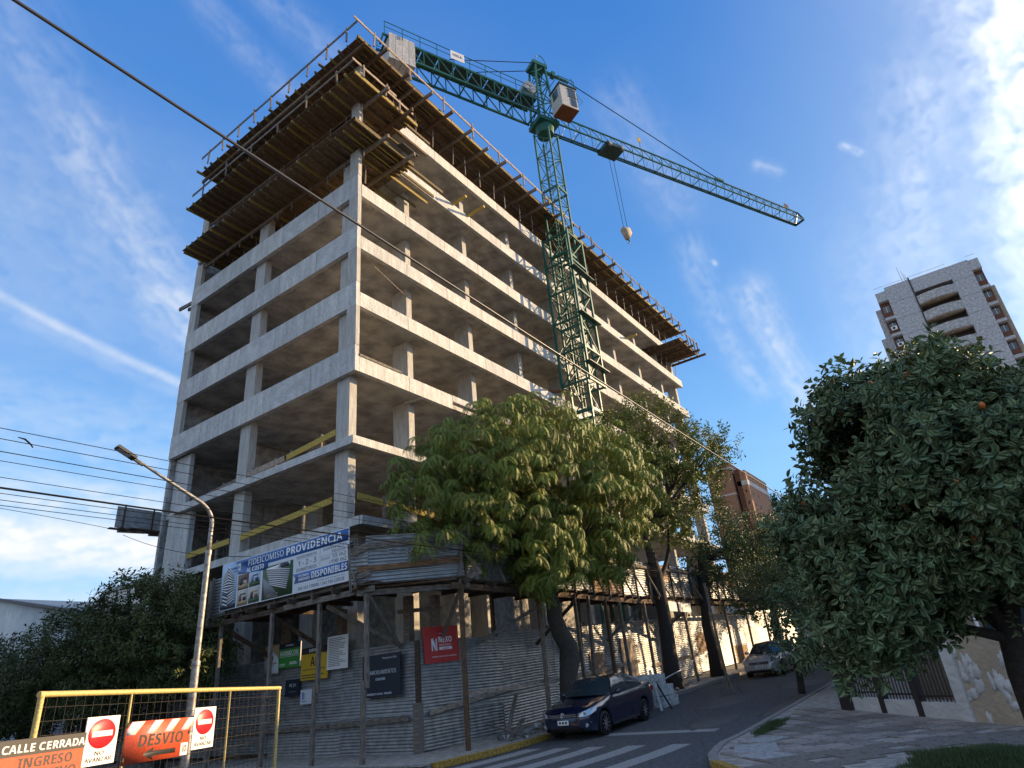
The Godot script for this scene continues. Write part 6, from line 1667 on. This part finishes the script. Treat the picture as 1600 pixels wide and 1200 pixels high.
# ---------------------------------------------------------------- buildings round about
func make_background() -> void:
	# pale tower with rounded balconies on the right
	var X := 99.0
	var base := g(99.0)
	var t := thing("apartment_tower", "tall pale tower with rounded balconies and brick window bays on the right", "building", Vector3(X, base, 6.5))
	var w: Material = M["tower_wall"]
	block(t, "wall", Vector3(X, base, 1.35), Vector3(X + 14, 49.45, 4.62), w)
	block(t, "wall", Vector3(X, base, 9.4), Vector3(X + 14, 49.25, 11.9), w)
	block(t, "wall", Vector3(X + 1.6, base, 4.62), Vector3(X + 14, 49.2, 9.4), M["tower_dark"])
	block(t, "wall", Vector3(X + 0.02, 47.2, 4.62), Vector3(X + 14, 49.3, 9.4), w)
	block(t, "wall", Vector3(X + 0.9, base, 0.02), Vector3(X + 14, 48.9, 1.35), M["brick_dark"])
	block(t, "wall", Vector3(X + 0.9, base, 11.9), Vector3(X + 14, 48.9, 13.05), M["brick_dark"])
	block(t, "wall", Vector3(X + 0.1, 47.5, 0.0), Vector3(X + 14, 49.0, 1.36), w)
	block(t, "wall", Vector3(X + 0.1, 47.5, 11.88), Vector3(X + 14, 49.1, 13.06), w)
	block(t, "side_wing", Vector3(X + 2.0, base, -0.75), Vector3(X + 14, 47.2, 0.0), w)
	block(t, "side_wing", Vector3(X + 4.0, base, -1.4), Vector3(X + 14, 43.3, -0.75), w)
	block(t, "side_wing", Vector3(X + 1.5, base, 13.06), Vector3(X + 14, 45.0, 13.62), M["render_beige"])
	block(t, "drain_shaft", Vector3(X - 0.06, base, 4.52), Vector3(X + 0.2, 49.7, 4.72), M["charcoal"])
	for k in 9:
		var top := 47.12 - k * 2.67
		# balcony with rounded front, its slab and the recess behind it
		var out := PackedVector2Array()
		for i in 13:
			var f := i / 12.0
			var z := lerpf(4.72, 9.4, f)
			out.append(Vector2(z, 0.75 * pow(sin(PI * clampf(f, 0.04, 0.96)), 0.45)))
		var st := st_new(); st.set_smooth_group(0)
		for i in 12:
			var a := out[i]; var b := out[i + 1]
			quad(st, Vector3(X + 0.25 - a.y, top - 2.1, a.x), Vector3(X + 0.25 - a.y, top - 0.68, a.x), Vector3(X + 0.25 - b.y, top - 0.68, b.x), Vector3(X + 0.25 - b.y, top - 2.1, b.x))
		st.index(); st.generate_normals()
		var sg := st.commit()
		part(t, "balcony_front", sg, M["tower_rail"])
		var fl := PackedVector2Array([Vector2(4.72, -1.3)])
		for p in out: fl.append(Vector2(p.x, p.y))
		fl.append(Vector2(9.4, -1.3))
		part(t, "balcony_slab", plate(fl, 0.16), M["render_beige"], Transform3D(Basis(Vector3(0, 0, 1), Vector3(-1, 0, 0), Vector3(0, -1, 0)), Vector3(X + 0.25, top - 1.98, 0)))
		box(t, "ceiling_lamp", Vector3(X + 0.2, top - 2.16, 7.0), Vector3(0.18, 0.06, 0.18), M["sign_white"])
		for s in [[0.12, 1.3], [11.9, 12.98]]:
			var lo := top - 2.35
			box(t, "window_surround", Vector3(X + 0.45, lo - 0.22, (s[0] + s[1]) / 2), Vector3(0.9, 0.42, s[1] - s[0] + 0.1), w)
			box(t, "window", Vector3(X + 0.88, lo + 1.55, (s[0] + s[1]) / 2), Vector3(0.05, 1.15, s[1] - s[0] - 0.3), M["glass_dark"])
			box(t, "window_frame", Vector3(X + 0.85, lo + 1.5, (s[0] + s[1]) / 2), Vector3(0.06, 1.0, 0.06), M["sign_white"])
			box(t, "window_frame", Vector3(X + 0.85, lo + 1.0, (s[0] + s[1]) / 2), Vector3(0.06, 0.06, s[1] - s[0] - 0.3), M["sign_white"])
			box(t, "window_panel", Vector3(X + 0.3, lo + 0.42, (s[0] + s[1]) / 2), Vector3(0.1, 0.85, s[1] - s[0]), M["brick_dark"])
		for z in [[1.36, 4.5], [9.42, 11.88]]: box(t, "floor_joint", Vector3(X - 0.003, top - 0.4, (z[0] + z[1]) / 2), Vector3(0.02, 0.05, z[1] - z[0]), M["ink_grey"])
		if k == 1 or k == 2:
			box(t, "air_conditioner", Vector3(X + 0.2, top - 1.55 + 0.0, 0.75), Vector3(0.35, 0.55, 0.75), M["sign_white"])
			tube(t, "fan_grille", Vector3(X + 0.02, top - 1.55, 0.7), Vector3(X - 0.01, top - 1.55, 0.7), 0.2, 0.2, M["charcoal"], 14)
		for s in [[-0.7, 44.9], [-1.35, 41.0]]: box(t, "side_window", Vector3(X + 2.6 + (0.0 if s[0] > -1.0 else 2.0), s[1] - 2.67 * k, s[0]), Vector3(1.0, 1.1, 0.12), M["brick_dark"])
	for q in [[1.4, 4.6], [4.7, 9.3], [11.8, 13.0], [0.0, 1.35]]: bar(t, "roof_rail", Vector3(X + 0.15, 49.85, q[0]), Vector3(X + 0.15, 49.85, q[1]), 0.06, 0.06, M["sign_white"])
	for q in [[3.9, 2.6], [4.25, 1.8], [4.45, 1.2]]: tube(t, "aerial", Vector3(X + 0.5, 49.4, q[0]), Vector3(X + 0.5, 49.6 + q[1], q[0] - 0.1), 0.035, 0.02, M["charcoal"], 5)

	# unfinished brick blocks beyond the site
	var b := thing("brick_block", "bare orange brick block seen between the airy tree and the sky, left one", "building", Vector3(60, g(60), -17), "bare brick blocks beyond the site")
	block(b, "wall", Vector3(59.7, 3.0, -18.6), Vector3(66.0, 18.7, -16.25), M["brick"])
	for i in 6: block(b, "concrete_band", Vector3(59.68, 5.6 + i * 2.5, -18.6), Vector3(66.0, 5.75 + i * 2.5, -16.23), M["concrete_c"])
	b = thing("brick_block", "bare orange brick block with shade painted on its left side, right one against the sky", "building", Vector3(61, g(61), -15.6), "bare brick blocks beyond the site")
	block(b, "wall", Vector3(60.0, 3.0, -16.05), Vector3(63.6, 17.9, -15.6), M["brick_dark"])  # darker brick copy stands for the shade on this side
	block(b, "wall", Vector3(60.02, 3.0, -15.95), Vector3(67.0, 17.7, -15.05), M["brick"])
	block(b, "concrete_band", Vector3(60.0, 16.3, -15.98), Vector3(67.0, 16.75, -15.02), M["concrete_c"])
	for i in 3:
		for k in 2: block(b, "putlog_hole", Vector3(61.0 + k * 1.6, 13.4 + i * 1.0, -15.06), Vector3(61.25 + k * 1.6, 13.7 + i * 1.0, -15.04), M["black"])
		for k in 2: block(b, "putlog_hole", Vector3(60.01, 13.4 + i * 1.1, -15.75 + k * 0.35), Vector3(60.03, 13.65 + i * 1.1, -15.62 + k * 0.35), M["black"])

	# left-hand street: long white wall, small pale house, glazed block
	var h := thing("warehouse", "long whitish warehouse wall with sloping dark coping behind the left trees", "building", Vector3(16.2, 0, -50))
	var st := st_new()
	quad(st, Vector3(16.2, 0, -42.0), Vector3(16.2, 7.45, -42.0), Vector3(16.2, 10.3, -57.0), Vector3(16.2, 0, -57.0))
	quad(st, Vector3(36.0, 0, -57.0), Vector3(36.0, 10.3, -57.0), Vector3(36.0, 7.45, -42.0), Vector3(36.0, 0, -42.0))
	quad(st, Vector3(36.0, 0, -42.0), Vector3(36.0, 7.45, -42.0), Vector3(16.2, 7.45, -42.0), Vector3(16.2, 0, -42.0))
	quad(st, Vector3(16.2, 0, -57.0), Vector3(16.2, 10.3, -57.0), Vector3(36.0, 10.3, -57.0), Vector3(36.0, 0, -57.0))
	quad(st, Vector3(16.2, 7.45, -42.0), Vector3(36.0, 7.45, -42.0), Vector3(36.0, 10.3, -57.0), Vector3(16.2, 10.3, -57.0))
	part(h, "wall", done(st), M["render_white"])
	bar(h, "coping", Vector3(16.1, 7.5, -41.9), Vector3(16.1, 10.36, -57.0), 0.3, 0.14, M["ink_dark"])
	for y in [5.0, 6.45]: bar(h, "wall_joint", Vector3(16.195, y, -42.1), Vector3(16.195, y + 0.9, -56.9), 0.02, 0.035, M["ink_grey"])
	h = thing("small_house", "small pale blue house with barred window and red-brown door under the left trees", "house", Vector3(16, 0, -38))
	block(h, "wall", Vector3(16.0, 0, -48.0), Vector3(24.0, 4.1, -31.2), M["render_blue"])
	block(h, "parapet", Vector3(15.9, 4.1, -48.0), Vector3(16.2, 4.35, -31.2), M["render_white"])
	block(h, "window", Vector3(15.95, 0.9, -39.8), Vector3(16.02, 2.6, -37.6), M["glass_dark"])
	for k in 5: block(h, "window_bar", Vector3(15.9, 0.9, -39.7 + k * 0.5), Vector3(15.94, 2.6, -39.67 + k * 0.5), M["charcoal"])
	for k in 3: block(h, "window_bar", Vector3(15.9, 1.3 + k * 0.5, -39.8), Vector3(15.94, 1.33 + k * 0.5, -37.6), M["charcoal"])
	block(h, "door", Vector3(15.95, 0, -45.5), Vector3(16.02, 2.4, -44.3), M["brick_dark"])
	block(h, "pilaster", Vector3(15.8, 0, -42.3), Vector3(16.05, 3.6, -41.4), M["render_white"])
	h = thing("glazed_block", "small glazed greenish block rising behind the left trees", "building", Vector3(18, 0, -38.5))
	block(h, "wall", Vector3(17.6, 0, -41.9), Vector3(26.0, 8.4, -33.0), M["zinc"])
	block(h, "roof_slab", Vector3(17.5, 8.4, -41.95), Vector3(26.0, 8.6, -33.0), M["render_white"])
	for k in 6: block(h, "mullion", Vector3(17.55, 5.0, -41.8 + k * 1.5), Vector3(17.62, 8.4, -41.72 + k * 1.5), M["charcoal"])

	# house on the cut-off corner at the right: plinth wall with iron railing, plastered wall
	var A := Vector3(16.2, 0, -0.25); var u := Vector3(1, 0, -1).normalized()
	var fr := Transform3D(Basis(u, Vector3.UP, u.cross(Vector3.UP)), A)   # local x runs away along the cut corner, z faces the street
	if fr.basis.z.x > 0: fr.basis.z = -fr.basis.z
	F = Transform3D(Basis(u, Vector3.UP, Vector3(1, 0, 1).normalized()), A)
	var f := thing("iron_railing", "dark iron railing with square pillars on a low plinth under the orange tree", "railing", Vector3(3.0, g(18.3), 0))
	var L0 := 1.35; var L1 := 4.95
	for k in 3:
		var x0 := lerpf(L0, L1, k / 3.0); var x1 := lerpf(L0, L1, (k + 1) / 3.0)
		var yy := g(16.2 + (x0 + x1) * 0.3535)
		box(f, "plinth", Vector3((x0 + x1) / 2, yy + 0.1, 0.06), Vector3(x1 - x0 - 0.1, 0.42, 0.22), M["render_white"])
		bar(f, "rail", Vector3(x0, yy + 0.42, 0), Vector3(x1, yy + 0.42, 0), 0.03, 0.04, M["dark_paint"])
		bar(f, "rail", Vector3(x0, yy + 1.75, 0), Vector3(x1, yy + 1.75, 0), 0.03, 0.04, M["dark_paint"])
		for i in 11:
			var x := lerpf(x0, x1, (i + 0.7) / 11.4)
			bar(f, "railing_bar", Vector3(x, yy + 0.3, 0), Vector3(x, yy + 1.95, 0), 0.02, 0.02, M["dark_paint"], Vector3.RIGHT)
		if k: box(f, "pillar", Vector3(x0, yy + 1.0, 0), Vector3(0.16, 2.2, 0.16), M["dark_paint"])
	box(f, "pillar", Vector3(L1 + 0.12, g(19.8) + 1.1, 0), Vector3(0.4, 2.5, 0.3), M["dark_paint"])
	var wl := thing("garden_wall", "beige plastered garden wall with flaking white patches at the right edge", "wall", Vector3(0, 0, 0))
	box(wl, "wall", Vector3(-0.35, 0.72, 0.0), Vector3(3.2, 1.9, 0.22), M["render_beige"])
	box(wl, "end_pier", Vector3(1.18, 0.86, -0.02), Vector3(0.3, 2.5, 0.3), M["render_white"])
	var r := RandomNumberGenerator.new(); r.seed = 33
	for i in 26:
		var right := i % 2 == 0
		var cx := (0.75 if right else 0.05) + r.randfn() * 0.16
		var cy := 0.85 + r.randfn() * 0.26 - absf(cx - (0.75 if right else 0.05)) * 0.6
		var pl := PackedVector2Array()
		var rx := r.randf_range(0.05, 0.16); var ryy := r.randf_range(0.06, 0.24)
		for k in 16:
			var a := TAU * k / 16.0
			var q := r.randf_range(0.55, 1.15)
			pl.append(Vector2(cx + cos(a) * rx * q, cy + sin(a) * ryy * q))
		part(wl, "paint_patch", plate(pl, 0.002 + 0.0004 * i), M["render_white"], Transform3D(Basis(), Vector3(0, 0, -0.112 - 0.0004 * i)))
	for k in 5: bar(wl, "spike", Vector3(-1.4 + k * 0.42, 1.65, 0), Vector3(-1.4 + k * 0.42, 1.95, 0), 0.05, 0.03, M["sign_white"], Vector3.RIGHT)
	F = Transform3D()
	var hs := thing("corner_house", "low beige corner house standing behind the railing and the orange tree", "house", Vector3(22, g(22), 2))  # largely hidden; its height is set to shade the road
	st = st_new()
	var poly := PackedVector2Array([Vector2(17.6, 1.2), Vector2(21.2, -2.4), Vector2(31.0, -2.4), Vector2(31.0, 14.0), Vector2(17.6, 14.0)])
	part(hs, "wall", plate(poly, 5.2), M["render_beige"], Transform3D(Basis(Vector3(1, 0, 0), Vector3(0, 0, 1), Vector3(0, -1, 0)), Vector3(0, 5.2, 0)))
	block(hs, "unseen_upper_storey", Vector3(17.65, 5.2, 4.6), Vector3(27.0, 7.4, 13.95), M["render_white"])  # out of view, raised to keep the sun off the orange tree
	F = Transform3D(Basis(u, Vector3.UP, Vector3(-1, 0, -1).normalized()), Vector3(17.6, 0, 1.2))
	box(hs, "window", Vector3(1.6, 1.9, 0.02), Vector3(1.3, 1.3, 0.06), M["glass_dark"])
	box(hs, "window", Vector3(3.6, 1.9, 0.02), Vector3(1.1, 1.3, 0.06), M["glass_dark"])
	F = Transform3D()
	var hq := thing("row_house", "unseen two-storey pale house behind the orange tree, its height set to shade the hoarding", "house", Vector3(36, g(36), 4))  # out of view behind the orange tree; shades the nearer hoarding
	block(hq, "wall", Vector3(31.2, 0.5, -3.0), Vector3(40.0, 9.0, 14.0), M["render_white"])
	for k in 2: block(hq, "window", Vector3(33.0 + k * 3.6, 2.6, -3.04), Vector3(34.4 + k * 3.6, 4.2, -2.98), M["glass_dark"])
	hq = thing("row_house", "unseen low pale house farther up behind the kerb trees, letting sun reach the hoarding", "house", Vector3(50, g(50), 4))  # out of view, kept low so that sun reaches the far hoarding
	block(hq, "wall", Vector3(40.2, 0.5, -2.8), Vector3(72.0, 5.2, 14.0), M["render_beige"])
	for k in 5: block(hq, "window", Vector3(43.0 + k * 6.0, 2.6, -2.84), Vector3(44.4 + k * 6.0, 4.2, -2.78), M["glass_dark"])
	# houses closing the view up the street
	hq = thing("row_house", "pale blocks of houses at the top of the climbing street", "house", Vector3(90, g(90), -14))
	block(hq, "wall", Vector3(72.0, 2.0, -32.0), Vector3(96.0, 9.0, -13.2), M["render_white"])
	for k in 6: block(hq, "window", Vector3(74.0 + k * 3.4, 5.2, -13.24), Vector3(75.4 + k * 3.4, 6.8, -13.16), M["glass_dark"])
	hq = thing("row_house", "unseen low houses across the left-hand street, placed to darken the hoarding", "house", Vector3(-8, 0, -24))  # out of view, placed to darken what the left-hand hoarding mirrors
	block(hq, "wall", Vector3(-14.0, 0, -48.0), Vector3(-3.4, 5.2, -10.5), M["render_beige"])
	for k in 5: block(hq, "window", Vector3(-3.44, 1.0, -14.0 - k * 6.4), Vector3(-3.38, 2.6, -12.6 - k * 6.4), M["glass_dark"])

func _ready() -> void:
	rng.seed = 20240
	make_light()
	make_materials()
	make_ground()
	make_building()
	make_formwork()
	make_background()
	make_hoarding()
	make_canopy()
	make_banner()
	make_signs()
	make_crane()
	make_trees()
	make_lamp()
	make_wires()
	make_barrier()
	make_car("dark blue saloon car parked at the kerb facing down the street", "car_blue", Vector3(17.3, g(17.3) - 0.115, -10.95), false)
	make_car("silver car parked farther up the street beneath the overhanging tree", "car_silver", Vector3(33.4, g(33.4) - 0.115, -9.95), true)
	make_site_clutter()
	make_grass()
